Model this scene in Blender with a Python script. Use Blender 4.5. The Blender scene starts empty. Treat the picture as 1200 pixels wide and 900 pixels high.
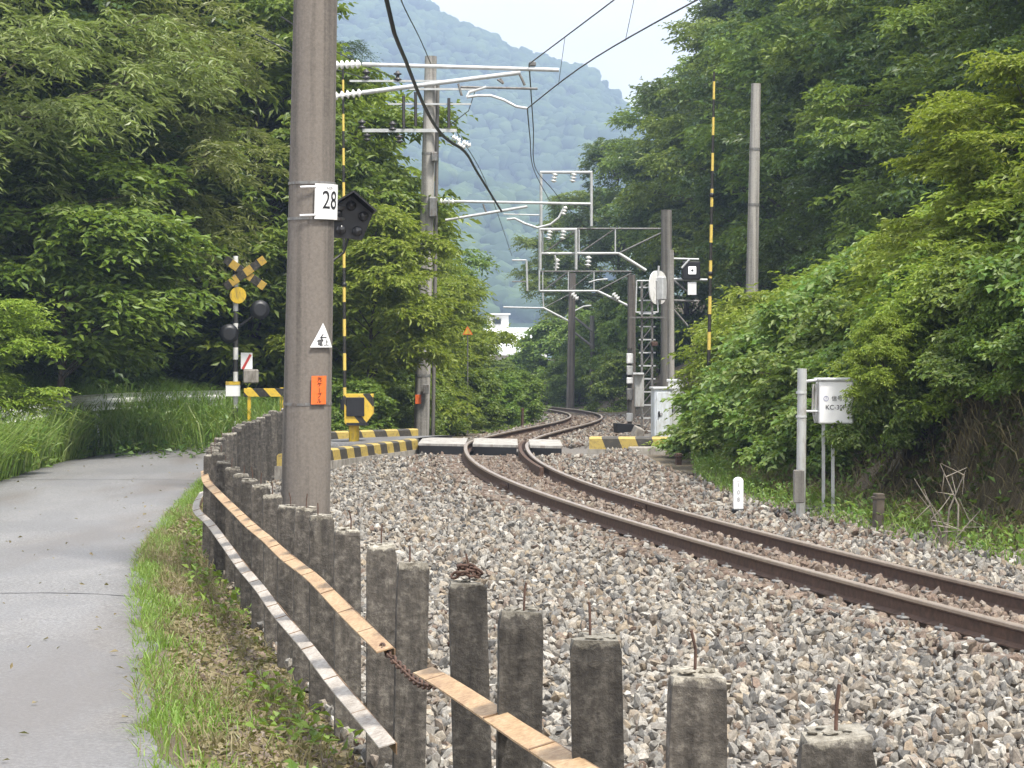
import bpy, bmesh, math, random
import numpy as np
from mathutils import Vector, Matrix, Euler

rnd = random.Random(7)
R = math.radians
SC = bpy.context.scene
COL = SC.collection

# ------------------------------------------------------------------ camera
FPX, HY, HC = 2670.0, 393.0, 2.0           # focal length in px (1200 wide), horizon row, eye height over rail
cam = bpy.data.cameras.new('camera'); cam_o = bpy.data.objects.new('camera', cam); COL.objects.link(cam_o)
cam.sensor_width = 36.0; cam.lens = 36.0 * FPX / 1200.0
cam.shift_y = -(450 - HY) / 1200.0
cam.clip_start = 0.1; cam.clip_end = 6000
cam_o.location = (0, 0, HC); cam_o.rotation_euler = (R(90), 0, 0)
SC.camera = cam_o

# ------------------------------------------------------------------ world, sun, exposure
SUN_EL, SUN_AZ = R(62), R(140)             # azimuth measured from +Y (view direction) towards +X
w = bpy.data.worlds.new('World'); SC.world = w; w.use_nodes = True
nt = w.node_tree; nt.nodes.clear()
wo = nt.nodes.new('ShaderNodeOutputWorld'); bg = nt.nodes.new('ShaderNodeBackground')
sky = nt.nodes.new('ShaderNodeTexSky'); sky.sky_type = 'NISHITA'; sky.sun_disc = False
sky.sun_elevation = SUN_EL; sky.sun_rotation = SUN_AZ; sky.air_density = 1.0; sky.dust_density = 1.5; sky.ozone_density = 1.0
tc = nt.nodes.new('ShaderNodeTexCoord')
mp = nt.nodes.new('ShaderNodeMapping'); mp.inputs['Scale'].default_value = (1, 1, 2.2)
nz = nt.nodes.new('ShaderNodeTexNoise'); nz.inputs['Scale'].default_value = 6.0; nz.inputs['Detail'].default_value = 7; nz.inputs['Roughness'].default_value = .55
cr = nt.nodes.new('ShaderNodeValToRGB'); cr.color_ramp.elements[0].position = .32; cr.color_ramp.elements[0].color = (.78, .78, .78, 1)
cr.color_ramp.elements[1].position = .60; cr.color_ramp.elements[1].color = (1, 1, 1, 1)
mx = nt.nodes.new('ShaderNodeMix'); mx.data_type = 'RGBA'
mx.inputs['B'].default_value = (8.4, 8.2, 8.1, 1)
nt.links.new(tc.outputs['Generated'], mp.inputs['Vector']); nt.links.new(mp.outputs[0], nz.inputs['Vector'])
nt.links.new(nz.outputs['Fac'], cr.inputs['Fac']); nt.links.new(cr.outputs['Color'], mx.inputs['Factor'])
nt.links.new(sky.outputs[0], mx.inputs['A']); nt.links.new(mx.outputs['Result'], bg.inputs['Color'])
bg.inputs['Strength'].default_value = .105
nt.links.new(bg.outputs[0], wo.inputs['Surface'])
sl = bpy.data.lights.new('sun', 'SUN'); so = bpy.data.objects.new('sun', sl); COL.objects.link(so)
sl.energy = 3.6; sl.angle = R(8); sl.color = (1, .95, .86)
sdir = Vector((math.cos(SUN_EL) * math.sin(SUN_AZ), math.cos(SUN_EL) * math.cos(SUN_AZ), math.sin(SUN_EL)))
so.rotation_euler = (-sdir).to_track_quat('-Z', 'Y').to_euler(); so.location = (0, 0, 60)
vs = SC.view_settings; vs.view_transform = 'Standard'; vs.look = 'None'; vs.gamma = 1; vs.exposure = 1.3; vs.use_curve_mapping = False
SC.cycles.use_denoising = True
SC.cycles.use_adaptive_sampling = True; SC.cycles.adaptive_threshold = .02
SC.cycles.max_bounces = 4; SC.cycles.diffuse_bounces = 2; SC.cycles.glossy_bounces = 2; SC.cycles.transmission_bounces = 3; SC.cycles.transparent_max_bounces = 4; SC.cycles.volume_bounces = 0

# ------------------------------------------------------------------ helpers
def P(x, y, D):
    return Vector(((x - 600) * D / FPX, D, HC - (y - HY) * D / FPX))

class MB:
    def __init__(s): s.v = []; s.f = []; s.sm = []
    def add(s, vs_, fs, smooth=False):
        o = len(s.v); s.v += [tuple(v) for v in vs_]; s.f += [tuple(i + o for i in f) for f in fs]; s.sm += [smooth] * len(fs); return s
    def box(s, c, d, rot=None, bev=0):
        c = Vector(c); hx, hy, hz = d[0] / 2, d[1] / 2, d[2] / 2
        m = rot.to_matrix() if isinstance(rot, Euler) else (rot or Matrix.Identity(3))
        if bev > 0:
            b = min(bev, hx * .9, hy * .9, hz * .9); V = []
            for sx in (-1, 1):
                for sy in (-1, 1):
                    for sz in (-1, 1):
                        V += [(sx * hx, sy * (hy - b), sz * (hz - b)), (sx * (hx - b), sy * hy, sz * (hz - b)), (sx * (hx - b), sy * (hy - b), sz * hz)]
            bm = bmesh.new()
            for v in V: bm.verts.new(v)
            bmesh.ops.convex_hull(bm, input=bm.verts[:])
            bmesh.ops.dissolve_limit(bm, angle_limit=.02, verts=bm.verts[:], edges=bm.edges[:])
            bm.verts.index_update()
            r = s.add([c + m @ v.co for v in bm.verts], [[v.index for v in f.verts] for f in bm.faces]); bm.free(); return r
        V = [c + m @ Vector((x * hx, y * hy, z * hz)) for x in (-1, 1) for y in (-1, 1) for z in (-1, 1)]
        return s.add(V, [(0, 1, 3, 2), (4, 6, 7, 5), (0, 4, 5, 1), (2, 3, 7, 6), (0, 2, 6, 4), (1, 5, 7, 3)])
    def tube(s, pts, rad, n=8, cap=True, flat=False):
        pts = [Vector(p) for p in pts]; k = len(pts)
        rad = [rad] * k if not hasattr(rad, '__len__') else rad
        V = []; up = None
        for i, p in enumerate(pts):
            t = (pts[min(i + 1, k - 1)] - pts[max(i - 1, 0)]).normalized()
            if up is None:
                up = Vector((0, 0, 1)) if abs(t.z) < .9 else Vector((1, 0, 0))
            a = t.cross(up).normalized(); b = a.cross(t).normalized(); up = b
            for j in range(n):
                q = 2 * math.pi * j / n
                V.append(p + (a * math.cos(q) + b * math.sin(q)) * rad[i])
        Fs = [(i * n + j, i * n + (j + 1) % n, (i + 1) * n + (j + 1) % n, (i + 1) * n + j) for i in range(k - 1) for j in range(n)]
        s.add(V, Fs, not flat)
        if cap:
            s.add(V[:n], [tuple(range(n))[::-1]]); s.add(V[-n:], [tuple(range(n))])
        return s
    def prism(s, poly, z0, z1, m=None, o=(0, 0, 0)):
        m = m or Matrix.Identity(3); o = Vector(o); n = len(poly)
        V = [o + m @ Vector((x, y, z0)) for x, y in poly] + [o + m @ Vector((x, y, z1)) for x, y in poly]
        return s.add(V, [tuple(range(n))[::-1], tuple(range(n, 2 * n))] + [(i, (i + 1) % n, n + (i + 1) % n, n + i) for i in range(n)])
    def lathe(s, prof, c, axis=(0, 0, 1), n=14):
        c = Vector(c); ax = Vector(axis).normalized(); a = ax.orthogonal().normalized(); b = ax.cross(a); k = len(prof)
        V = [c + ax * z + (a * math.cos(2 * math.pi * j / n) + b * math.sin(2 * math.pi * j / n)) * r for r, z in prof for j in range(n)]
        s.add(V, [(i * n + j, i * n + (j + 1) % n, (i + 1) * n + (j + 1) % n, (i + 1) * n + j) for i in range(k - 1) for j in range(n)], True)
        return s.add(V[:n], [tuple(range(n))[::-1]]).add(V[-n:], [tuple(range(n))])
    def mesh(s, name, mat):
        me = bpy.data.meshes.new(name); me.from_pydata(s.v, [], s.f); me.polygons.foreach_set('use_smooth', s.sm)
        me.materials.append(mat); me.update(); return me
    def build(s, name, mat, parent=None):
        return link(name, s.mesh(name, mat), parent)

def link(name, data, parent=None):
    o = bpy.data.objects.new(name, data); COL.objects.link(o)
    if parent: o.parent = parent
    return o
def tag(o, label=None, cat=None, group=None, kind=None):
    if label: o['label'] = label
    if cat: o['category'] = cat
    if group: o['group'] = group
    if kind: o['kind'] = kind
    return o
def thing(name, label, cat, group=None, loc=(0, 0, 0)):
    o = link(name, None); o.location = loc; return tag(o, label, cat, group)
def npmesh(name, V, Fc, mat, smooth=False):
    """V (n,3), Fc (m,k) arrays"""
    V = np.asarray(V, np.float32); Fc = np.asarray(Fc, np.int32); m, k = Fc.shape
    me = bpy.data.meshes.new(name); me.vertices.add(len(V)); me.vertices.foreach_set('co', V.ravel())
    me.loops.add(m * k); me.loops.foreach_set('vertex_index', Fc.ravel())
    me.polygons.add(m); me.polygons.foreach_set('loop_start', np.arange(0, m * k, k, dtype=np.int32))
    try: me.polygons.foreach_set('loop_total', np.full(m, k, np.int32))
    except Exception: pass
    me.polygons.foreach_set('use_smooth', np.full(m, smooth, bool))
    me.materials.append(mat); me.update(calc_edges=True); return me
def text_mesh(body, size, mat, name='lettering'):
    c = bpy.data.curves.new('t', 'FONT'); c.body = body; c.size = size; c.align_x = 'CENTER'; c.align_y = 'CENTER'; c.extrude = .001
    o = bpy.data.objects.new('t', c); COL.objects.link(o)
    me = bpy.data.meshes.new_from_object(o.evaluated_get(bpy.context.evaluated_depsgraph_get()))
    bpy.data.objects.remove(o); me.materials.clear(); me.materials.append(mat); me.name = name
    return me
def lettering(body, size, mat, parent, loc, rotz=0, sx=1, name='lettering'):
    o = link(name, text_mesh(body, size, mat), parent); o.location = loc; o.rotation_euler = (R(90), 0, rotz); o.scale = (sx, 1, 1); return o

# ------------------------------------------------------------------ materials
def mat_new(name):
    m = bpy.data.materials.new(name); m.use_nodes = True; n = m.node_tree
    return m, n, n.nodes['Principled BSDF']
def node(n, t, **kw):
    x = n.nodes.new(t)
    for k, v in kw.items():
        if k in x.inputs: x.inputs[k].default_value = v
        else: setattr(x, k, v)
    return x
def ramp(n, stops, fac):
    r = n.nodes.new('ShaderNodeValToRGB'); e = r.color_ramp.elements
    while len(e) < len(stops): e.new(.5)
    for q, (p, c) in zip(e, stops): q.position = p; q.color = (*c, 1)
    n.links.new(fac, r.inputs['Fac']); return r.outputs['Color']
def mixc(n, fac, a, b, mode='MIX'):
    m = n.nodes.new('ShaderNodeMix'); m.data_type = 'RGBA'; m.blend_type = mode
    for s_, v in (('Factor', fac), ('A', a), ('B', b)):
        if hasattr(v, 'is_output'): n.links.new(v, m.inputs[s_])
        else: m.inputs[s_].default_value = v if s_ == 'Factor' else (*v, 1)
    return m.outputs['Result']
def bump(n, bs, h, strength=.4, dist=.02):
    b = node(n, 'ShaderNodeBump', Strength=strength, Distance=dist); n.links.new(h, b.inputs['Height']); n.links.new(b.outputs[0], bs.inputs['Normal'])
def coords(n, kind='Object', scale=(1, 1, 1)):
    t = n.nodes.new('ShaderNodeTexCoord'); m = n.nodes.new('ShaderNodeMapping'); m.inputs['Scale'].default_value = scale
    if kind == 'World':
        g = n.nodes.new('ShaderNodeNewGeometry'); n.links.new(g.outputs['Position'], m.inputs['Vector'])
    else: n.links.new(t.outputs[kind], m.inputs['Vector'])
    return m.outputs[0]
def noise(n, vec, scale, detail=5, rough=.6):
    x = node(n, 'ShaderNodeTexNoise', Scale=scale, Detail=detail, Roughness=rough); n.links.new(vec, x.inputs['Vector']); return x.outputs['Fac']

def simple(name, col, rough=.6, metal=0, var=.25, scale=6, bmp=0.0, dirt=None):
    m, n, b = mat_new(name); v = coords(n, 'World')
    f = noise(n, v, scale)
    c = ramp(n, [(.3, [x * (1 - var) for x in col]), (.7, [min(1, x * (1 + var)) for x in col])], f)
    if dirt:
        f2 = noise(n, coords(n, 'World', (1, 1, .25)), scale * 2.3, 6, .7)
        k = ramp(n, [(.48, (0, 0, 0)), (.68, (1, 1, 1))], f2)
        c = mixc(n, k, c, dirt)
    n.links.new(c, b.inputs['Base Color']); b.inputs['Roughness'].default_value = rough; b.inputs['Metallic'].default_value = metal
    if bmp: bump(n, b, f, bmp, .01)
    return m

def leaf_mat(name, cols, trans=.35, rough=.45):
    m, n, b = mat_new(name)
    g = n.nodes.new('ShaderNodeNewGeometry'); oi = n.nodes.new('ShaderNodeObjectInfo')
    c = ramp(n, [(i / (len(cols) - 1), c_) for i, c_ in enumerate(cols)], g.outputs['Random Per Island'])
    hv = node(n, 'ShaderNodeHueSaturation'); n.links.new(c, hv.inputs['Color'])
    mr = node(n, 'ShaderNodeMapRange'); n.links.new(oi.outputs['Random'], mr.inputs['Value']); mr.inputs['To Min'].default_value = .485; mr.inputs['To Max'].default_value = .515
    n.links.new(mr.outputs[0], hv.inputs['Hue'])
    mr2 = node(n, 'ShaderNodeMapRange'); n.links.new(oi.outputs['Random'], mr2.inputs['Value']); mr2.inputs['To Min'].default_value = .85; mr2.inputs['To Max'].default_value = 1.15
    n.links.new(mr2.outputs[0], hv.inputs['Value'])
    n.links.new(hv.outputs[0], b.inputs['Base Color']); b.inputs['Roughness'].default_value = rough; b.inputs['Specular IOR Level'].default_value = .4
    t = node(n, 'ShaderNodeBsdfTranslucent')
    tcl = mixc(n, .6, hv.outputs[0], (.28, .36, .03)); n.links.new(tcl, t.inputs['Color'])
    ms = node(n, 'ShaderNodeMixShader', Fac=trans); n.links.new(b.outputs[0], ms.inputs[1]); n.links.new(t.outputs[0], ms.inputs[2])
    n.links.new(ms.outputs[0], n.nodes['Material Output'].inputs['Surface'])
    return m

M = {}
M['leaf_mid'] = leaf_mat('leaf_mid', [(.07, .125, .014), (.11, .185, .024), (.155, .235, .034), (.21, .28, .052)])
M['leaf_olive'] = leaf_mat('leaf_olive', [(.13, .17, .042), (.175, .22, .058), (.24, .265, .11), (.20, .255, .058)], .34, .38)
M['leaf_dark'] = leaf_mat('leaf_dark', [(.034, .072, .014), (.055, .102, .02), (.088, .142, .03)], .28, .38)
M['leaf_bright'] = leaf_mat('leaf_bright', [(.13, .20, .02), (.20, .28, .03), (.265, .34, .045), (.31, .37, .065)], .45)
M['leaf_conifer'] = leaf_mat('leaf_conifer', [(.022, .06, .022), (.035, .08, .028), (.05, .10, .035)], .15, .55)
M['leaf_weed'] = leaf_mat('leaf_weed', [(.08, .16, .025), (.12, .22, .04), (.18, .27, .065), (.22, .28, .10)], .38)
M['grass'] = leaf_mat('grass', [(.10, .19, .025), (.15, .25, .04), (.21, .30, .06), (.26, .31, .11)], .38, .5)
M['dry'] = leaf_mat('dry', [(.13, .10, .05), (.2, .16, .08), (.26, .22, .13), (.15, .13, .06)], .2, .7)
M['bark'] = simple('bark', (.075, .06, .045), .9, var=.5, scale=9, bmp=.5)
M['twig_dead'] = simple('twig_dead', (.24, .21, .17), .9, var=.4, scale=14)

def ground_mat():
    m, n, b = mat_new('soil'); v = coords(n, 'World')
    a = noise(n, v, .8, 6, .65); f = noise(n, v, 14, 6, .7)
    c = ramp(n, [(.28, (.045, .032, .02)), (.45, (.09, .065, .04)), (.58, (.13, .105, .06)), (.75, (.08, .10, .03))], a)
    c = mixc(n, .55, c, ramp(n, [(.3, (.03, .025, .018)), (.6, (.12, .095, .06)), (.8, (.2, .17, .11))], f))
    n.links.new(c, b.inputs['Base Color']); b.inputs['Roughness'].default_value = .95; bump(n, b, f, .6, .04); return m
def asphalt_mat():
    m, n, b = mat_new('asphalt'); v = coords(n, 'World')
    fine = noise(n, v, 42, 4, .8); mid = noise(n, coords(n, 'World', (1, .35, 1)), 1.1, 6, .6); big = noise(n, coords(n, 'World', (1, .15, 1)), .9, 3, .5)
    c = ramp(n, [(.36, (.065, .064, .064)), (.5, (.155, .152, .152)), (.64, (.32, .315, .31))], fine)
    c = mixc(n, .35, c, ramp(n, [(.3, (.115, .113, .113)), (.7, (.20, .197, .197))], mid))
    c = mixc(n, ramp(n, [(.47, (0, 0, 0)), (.66, (.6, .6, .6))], big), c, (.11, .093, .08))
    pt_ = noise(n, coords(n, 'World', (1, .5, 1)), .55, 2, .4); c = mixc(n, ramp(n, [(.50, (0, 0, 0)), (.53, (.35, .35, .35))], pt_), c, (.125, .125, .13))
    n.links.new(c, b.inputs['Base Color']); b.inputs['Roughness'].default_value = .75; bump(n, b, fine, .35, .006); return m
def stone_mat(name, cols, bsz=60):
    m, n, b = mat_new(name); g = n.nodes.new('ShaderNodeNewGeometry'); oi = n.nodes.new('ShaderNodeObjectInfo')
    ad = node(n, 'ShaderNodeMath', operation='ADD'); n.links.new(g.outputs['Random Per Island'], ad.inputs[0]); n.links.new(oi.outputs['Random'], ad.inputs[1])
    fr = node(n, 'ShaderNodeMath', operation='FRACT'); n.links.new(ad.outputs[0], fr.inputs[0])
    k = len(cols)
    c = ramp(n, [((i + .5) / k, c_) for i, c_ in enumerate(cols)], fr.outputs[0])
    f = noise(n, coords(n, 'World'), bsz, 5, .7)
    c = mixc(n, .85, c, ramp(n, [(.3, (.26, .245, .23)), (.7, (.92, .92, .92))], f), 'MULTIPLY')
    n.links.new(c, b.inputs['Base Color']); b.inputs['Roughness'].default_value = .85; bump(n, b, f, .4, .01); return m
def post_mat():
    m, n, b = mat_new('weathered_concrete'); v = coords(n, 'World')
    f = noise(n, v, 24, 7, .7); st = noise(n, coords(n, 'World', (14, 14, 1.2)), 1.6, 5, .65); lich = noise(n, v, 30, 5, .65)
    c = ramp(n, [(.36, (.030, .026, .022)), (.5, (.066, .058, .049)), (.64, (.135, .12, .10))], st)
    c = mixc(n, .55, c, ramp(n, [(.36, (.024, .021, .018)), (.52, (.08, .071, .061)), (.66, (.22, .20, .17))], f))
    # pale lichen on the broken cap
    t = n.nodes.new('ShaderNodeTexCoord'); sp = n.nodes.new('ShaderNodeSeparateXYZ'); n.links.new(t.outputs['Object'], sp.inputs[0])
    mr = node(n, 'ShaderNodeMapRange'); mr.inputs['From Min'].default_value = -.06; mr.inputs['From Max'].default_value = -.005
    n.links.new(sp.outputs['Z'], mr.inputs['Value'])
    ad = node(n, 'ShaderNodeMath', operation='MULTIPLY_ADD'); n.links.new(lich, ad.inputs[0]); ad.inputs[1].default_value = 1.5; 
    sb = node(n, 'ShaderNodeMath', operation='SUBTRACT'); n.links.new(mr.outputs[0], sb.inputs[0]); sb.inputs[1].default_value = .95; n.links.new(sb.outputs[0], ad.inputs[2])
    k = ramp(n, [(.42, (0, 0, 0)), (.62, (1, 1, 1))], ad.outputs[0])
    c = mixc(n, k, c, ramp(n, [(.35, (.13, .115, .09)), (.6, (.36, .335, .28))], f))
    oi = n.nodes.new('ShaderNodeObjectInfo'); mr3 = node(n, 'ShaderNodeMapRange'); n.links.new(oi.outputs['Random'], mr3.inputs['Value']); mr3.inputs['To Min'].default_value = .55; mr3.inputs['To Max'].default_value = 1.1
    hv = node(n, 'ShaderNodeHueSaturation'); n.links.new(c, hv.inputs['Color']); n.links.new(mr3.outputs[0], hv.inputs['Value'])
    n.links.new(hv.outputs[0], b.inputs['Base Color']); b.inputs['Roughness'].default_value = .95; bump(n, b, f, .7, .015); return m
def pole_mat(name, base):
    m, n, b = mat_new(name); v = coords(n, 'World')
    f = noise(n, v, 40, 6, .7); st = noise(n, coords(n, 'World', (5.5, 5.5, .16)), 1.5, 4, .55); bd = noise(n, coords(n, 'World', (.4, .4, 4)), 2.2, 4, .7)
    c = ramp(n, [(.40, [x * .45 for x in base]), (.5, base), (.58, [x * 1.45 for x in base])], st)
    c = mixc(n, .4, c, ramp(n, [(.38, [x * .4 for x in base]), (.7, [x * 1.35 for x in base])], f))
    c = mixc(n, ramp(n, [(.5, (0, 0, 0)), (.75, (.35, .35, .35))], bd), c, [x * 1.35 for x in base])
    n.links.new(c, b.inputs['Base Color']); b.inputs['Roughness'].default_value = .85; bump(n, b, f, .3, .008); return m
def strip_mat(name, c1, c2, c3):
    m, n, b = mat_new(name); f = noise(n, coords(n, 'World', (3, .45, 3)), 2.6, 6, .7); g = noise(n, coords(n, 'World'), 45, 4, .7)
    c = ramp(n, [(.3, c1), (.52, c2), (.72, c3)], f)
    c = mixc(n, .4, c, ramp(n, [(.35, [x * .45 for x in c1]), (.65, c3)], g))
    n.links.new(c, b.inputs['Base Color']); b.inputs['Roughness'].default_value = .6; return m
def stripes(name, a, b_, period, axis='Z', slant=0.0, worn=.3, duty=.5):
    m, n, b = mat_new(name); t = n.nodes.new('ShaderNodeTexCoord'); sp = n.nodes.new('ShaderNodeSeparateXYZ'); n.links.new(t.outputs['Object'], sp.inputs[0])
    src = sp.outputs[axis]
    ma = node(n, 'ShaderNodeMath', operation='MULTIPLY_ADD'); other = sp.outputs['X' if axis == 'Z' else 'Z']
    n.links.new(other, ma.inputs[0]); ma.inputs[1].default_value = slant; n.links.new(src, ma.inputs[2])
    d = node(n, 'ShaderNodeMath', operation='DIVIDE'); n.links.new(ma.outputs[0], d.inputs[0]); d.inputs[1].default_value = period
    fr = node(n, 'ShaderNodeMath', operation='FRACT'); n.links.new(d.outputs[0], fr.inputs[0])
    gt = node(n, 'ShaderNodeMath', operation='GREATER_THAN'); n.links.new(fr.outputs[0], gt.inputs[0]); gt.inputs[1].default_value = duty
    f = noise(n, coords(n, 'World'), 18, 6, .7)
    c = mixc(n, gt.outputs[0], a, b_)
    c = mixc(n, ramp(n, [(.5, (0, 0, 0)), (.72, (worn, worn, worn))], f), c, (.12, .10, .07))
    n.links.new(c, b.inputs['Base Color']); b.inputs['Roughness'].default_value = .6; return m

M['soil'] = ground_mat(); M['asphalt'] = asphalt_mat(); M['post'] = post_mat()
M['stone'] = stone_mat('ballast_stone', [(.27, .25, .22), (.43, .405, .36), (.17, .165, .155), (.52, .495, .44), (.28, .22, .155), (.36, .34, .30), (.12, .118, .115), (.38, .31, .22), (.58, .56, .51), (.23, .17, .12), (.33, .32, .295), (.45, .395, .315), (.20, .192, .18)])
M['stone_rust'] = stone_mat('ballast_stone_rusty', [(.23, .165, .125), (.29, .23, .18), (.17, .115, .085), (.32, .25, .185), (.25, .20, .165), (.35, .30, .25), (.20, .14, .105)])
M['ballast_base'] = simple('ballast_base', (.15, .135, .12), .95, var=.5, scale=22, bmp=.8)
M['pole'] = pole_mat('pole_concrete', (.14, .122, .105)); M['pole_pale'] = pole_mat('pole_concrete_pale', (.30, .285, .26)); M['pole_dark'] = pole_mat('pole_concrete_dark', (.16, .15, .135))
M['rail_side'] = simple('rail_rust', (.072, .040, .026), .85, var=.4, scale=16)
M['rail_head'] = simple('rail_head', (.34, .275, .22), .4, .5, var=.15, scale=12)
M['galv'] = simple('galvanised_steel', (.50, .51, .51), .5, .15, var=.15, scale=9)
M['galv_dark'] = simple('dull_steel', (.19, .19, .185), .6, .3, var=.25, scale=12, dirt=(.12, .09, .07))
M['white_paint'] = simple('white_paint', (.80, .80, .79), .5, var=.04, scale=5, dirt=(.55, .54, .50))
M['plate_white'] = simple('plate_white', (.82, .82, .82), .4, var=.02, scale=5)
M['ink'] = simple('ink', (.012, .012, .014), .6, var=.1)
M['ink_grey'] = simple('ink_grey', (.35, .35, .36), .6, var=.1)
M['ink_blue'] = simple('ink_blue', (.04, .05, .25), .6, var=.1)
M['black'] = simple('black_paint', (.012, .012, .014), .45, var=.3)
M['lens'] = simple('dark_lens', (.03, .03, .032), .12, var=.2)
M['rubber'] = simple('black_rubber', (.015, .015, .016), .5, var=.2)
M['wire'] = simple('wire', (.055, .055, .058), .5, .5, var=.2)
M['porcelain'] = simple('porcelain', (.82, .82, .80), .2, var=.04)
M['insul_dark'] = simple('insulator_dark', (.05, .045, .045), .3, var=.2)
M['orange'] = simple('orange_tag', (.75, .15, .03), .5, var=.08, scale=20)
M['yellow'] = simple('yellow_paint', (.62, .42, .03), .5, var=.12, scale=8, dirt=(.25, .18, .06))
M['yel_blk_v'] = stripes('yellow_black_pole', (.62, .46, .10), (.015, .014, .013), .66, 'Z', 0, .4)
M['yel_blk_x'] = stripes('yellow_black_board', (.66, .45, .04), (.02, .018, .015), .46, 'X', .9, .45)
M['yel_blk_mach'] = stripes('yellow_black_machine', (.62, .42, .04), (.02, .018, .015), .5, 'X', .8, .5, .72)
M['yel_blk_cross'] = stripes('yellow_black_crossbuck', (.42, .27, .04), (.02, .018, .015), .36, 'X', 0, .8)
M['yel_blk_kerb'] = stripes('yellow_black_kerb', (.42, .31, .08), (.05, .045, .038), .62, 'X', .4, .9)
M['wht_blk_v'] = stripes('white_black_pole', (.65, .65, .63), (.03, .03, .03), .5, 'Z', 0, .3)
M['red'] = simple('red_paint', (.5, .05, .04), .5, var=.15)
M['slab'] = simple('slab_concrete', (.36, .345, .32), .85, var=.3, scale=4, bmp=.3, dirt=(.20, .17, .14))
M['concrete'] = simple('concrete', (.28, .26, .23), .9, var=.25, scale=5, bmp=.3, dirt=(.13, .11, .09))
M['sleeper'] = simple('sleeper', (.12, .09, .07), .9, var=.35, scale=14, bmp=.4)
M['cabinet'] = simple('cabinet_paint', (.62, .66, .70), .45, var=.06, scale=5, dirt=(.42, .42, .40))
M['box_grey'] = simple('grey_box_paint', (.42, .43, .42), .5, var=.1, scale=5, dirt=(.25, .22, .19))
M['rust'] = simple('rusty_steel', (.075, .042, .03), .9, var=.5, scale=30)
M['strip_tan'] = strip_mat('strip_tan', (.22, .12, .06), (.36, .23, .115), (.50, .38, .24))
M['strip_pale'] = strip_mat('strip_pale', (.20, .165, .13), (.36, .32, .28), (.54, .51, .46))
M['strip_edge'] = simple('strip_edge', (.16, .10, .055), .8, var=.35, scale=20)
M['tar'] = simple('tar', (.055, .055, .058), .8, var=.3)
M['roof'] = simple('pale_roof', (.72, .74, .76), .5, var=.05, scale=1)
M['wall_white'] = simple('white_wall', (.78, .78, .76), .7, var=.04, scale=1)
M['glass'] = simple('dark_glass', (.04, .05, .06), .1, var=.1)
M['mountain'] = leaf_mat('mountain_crowns', [(.02, .045, .012), (.032, .062, .016), (.048, .085, .022), (.075, .115, .028)], 0.0, .8)
M['root'] = simple('root', (.14, .10, .07), .95, var=.5, scale=10)

# ------------------------------------------------------------------ track line
def spline(K, V):
    K = np.array(K, float); V = np.array(V, float); n = len(K); h = np.diff(K); A = np.zeros((n, n)); b = np.zeros(n); A[0, 0] = A[-1, -1] = 1
    for i in range(1, n - 1):
        A[i, i - 1] = h[i - 1]; A[i, i] = 2 * (h[i - 1] + h[i]); A[i, i + 1] = h[i]
        b[i] = 6 * ((V[i + 1] - V[i]) / h[i] - (V[i] - V[i - 1]) / h[i - 1])
    Mm = np.linalg.solve(A, b)
    s0 = (V[1] - V[0]) / h[0] - h[0] * Mm[1] / 6; s1 = (V[-1] - V[-2]) / h[-1] + h[-1] * Mm[-2] / 6
    def f(y):
        y = np.asarray(y, float); q = np.clip(y, K[0], K[-1]); i = np.clip(np.searchsorted(K, q) - 1, 0, n - 2)
        a = (K[i + 1] - q) / h[i]; c = (q - K[i]) / h[i]
        r = a * V[i] + c * V[i + 1] + ((a ** 3 - a) * Mm[i] + (c ** 3 - c) * Mm[i + 1]) * h[i] ** 2 / 6
        return r + s0 * np.minimum(0, y - K[0]) + s1 * np.maximum(0, y - K[-1])
    return f
XC = spline([10, 14, 18, 22, 26, 30, 34, 38, 42, 46, 50, 55, 60, 66, 72, 78, 84, 90, 97, 105, 115, 126],
            [5.513, 4.352, 3.269, 2.268, 1.371, .624, .084, -.212, -.272, -.139, .133, .604, 1.125, 1.724, 2.214, 2.535, 2.669, 2.621, 2.346, 1.807, .934, -.226])
def ZR(Y): return -.021 * np.clip(np.asarray(Y, float) - 41, 0, 90)
def cant(Y): return .05 * np.clip((50 - np.asarray(Y, float)) / 10, 0, 1)
def slope(Y): return (XC(np.asarray(Y) + .25) - XC(np.asarray(Y) - .25)) / .5

# fence line and road line
FY = [2, 4.4, 8.5, 11, 15, 18, 21, 23.4, 28, 40, 60]
FTOP = [1.30, 1.24, 1.09, 1.0, .89, .87, .83, .80, .75, .70, .68]
def fence_x(Y):
    Y = np.asarray(Y, float)
    return np.where(Y < 23.5, .62 - .195 * (Y - 4.4), np.interp(Y, [23.5, 27, 33, 38, 41, 60], [-3.105, -3.5, -3.87, -4.06, -4.02, -4.0]))
def fence_top(Y): return np.interp(Y, FY, FTOP)
def fence_base(Y): return fence_top(Y) - 1.10
ROAD = [(1.8, -20, .62), (.45, -12, .5), (-1.6, 0, .30), (-2.45, 5, .17), (-3.3, 10.3, .05), (-4.1, 15, -.06), (-4.85, 19.3, -.14), (-5.4, 23, -.2), (-6.3, 32, -.32), (-6.8, 38, -.38), (-6.95, 42.5, -.41), (-6.4, 45.6, -.36), (-5.2, 46.4, -.26), (-3.8, 45.3, -.10), (-2.6, 44.7, -.03), (-1.75, 44.4, -.01)]
RY = [p[1] for p in ROAD[:11]]
def road_c(Y): return np.interp(Y, RY, [p[0] for p in ROAD[:11]])
def road_z(Y): return np.interp(Y, RY, [p[2] for p in ROAD[:11]])

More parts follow.
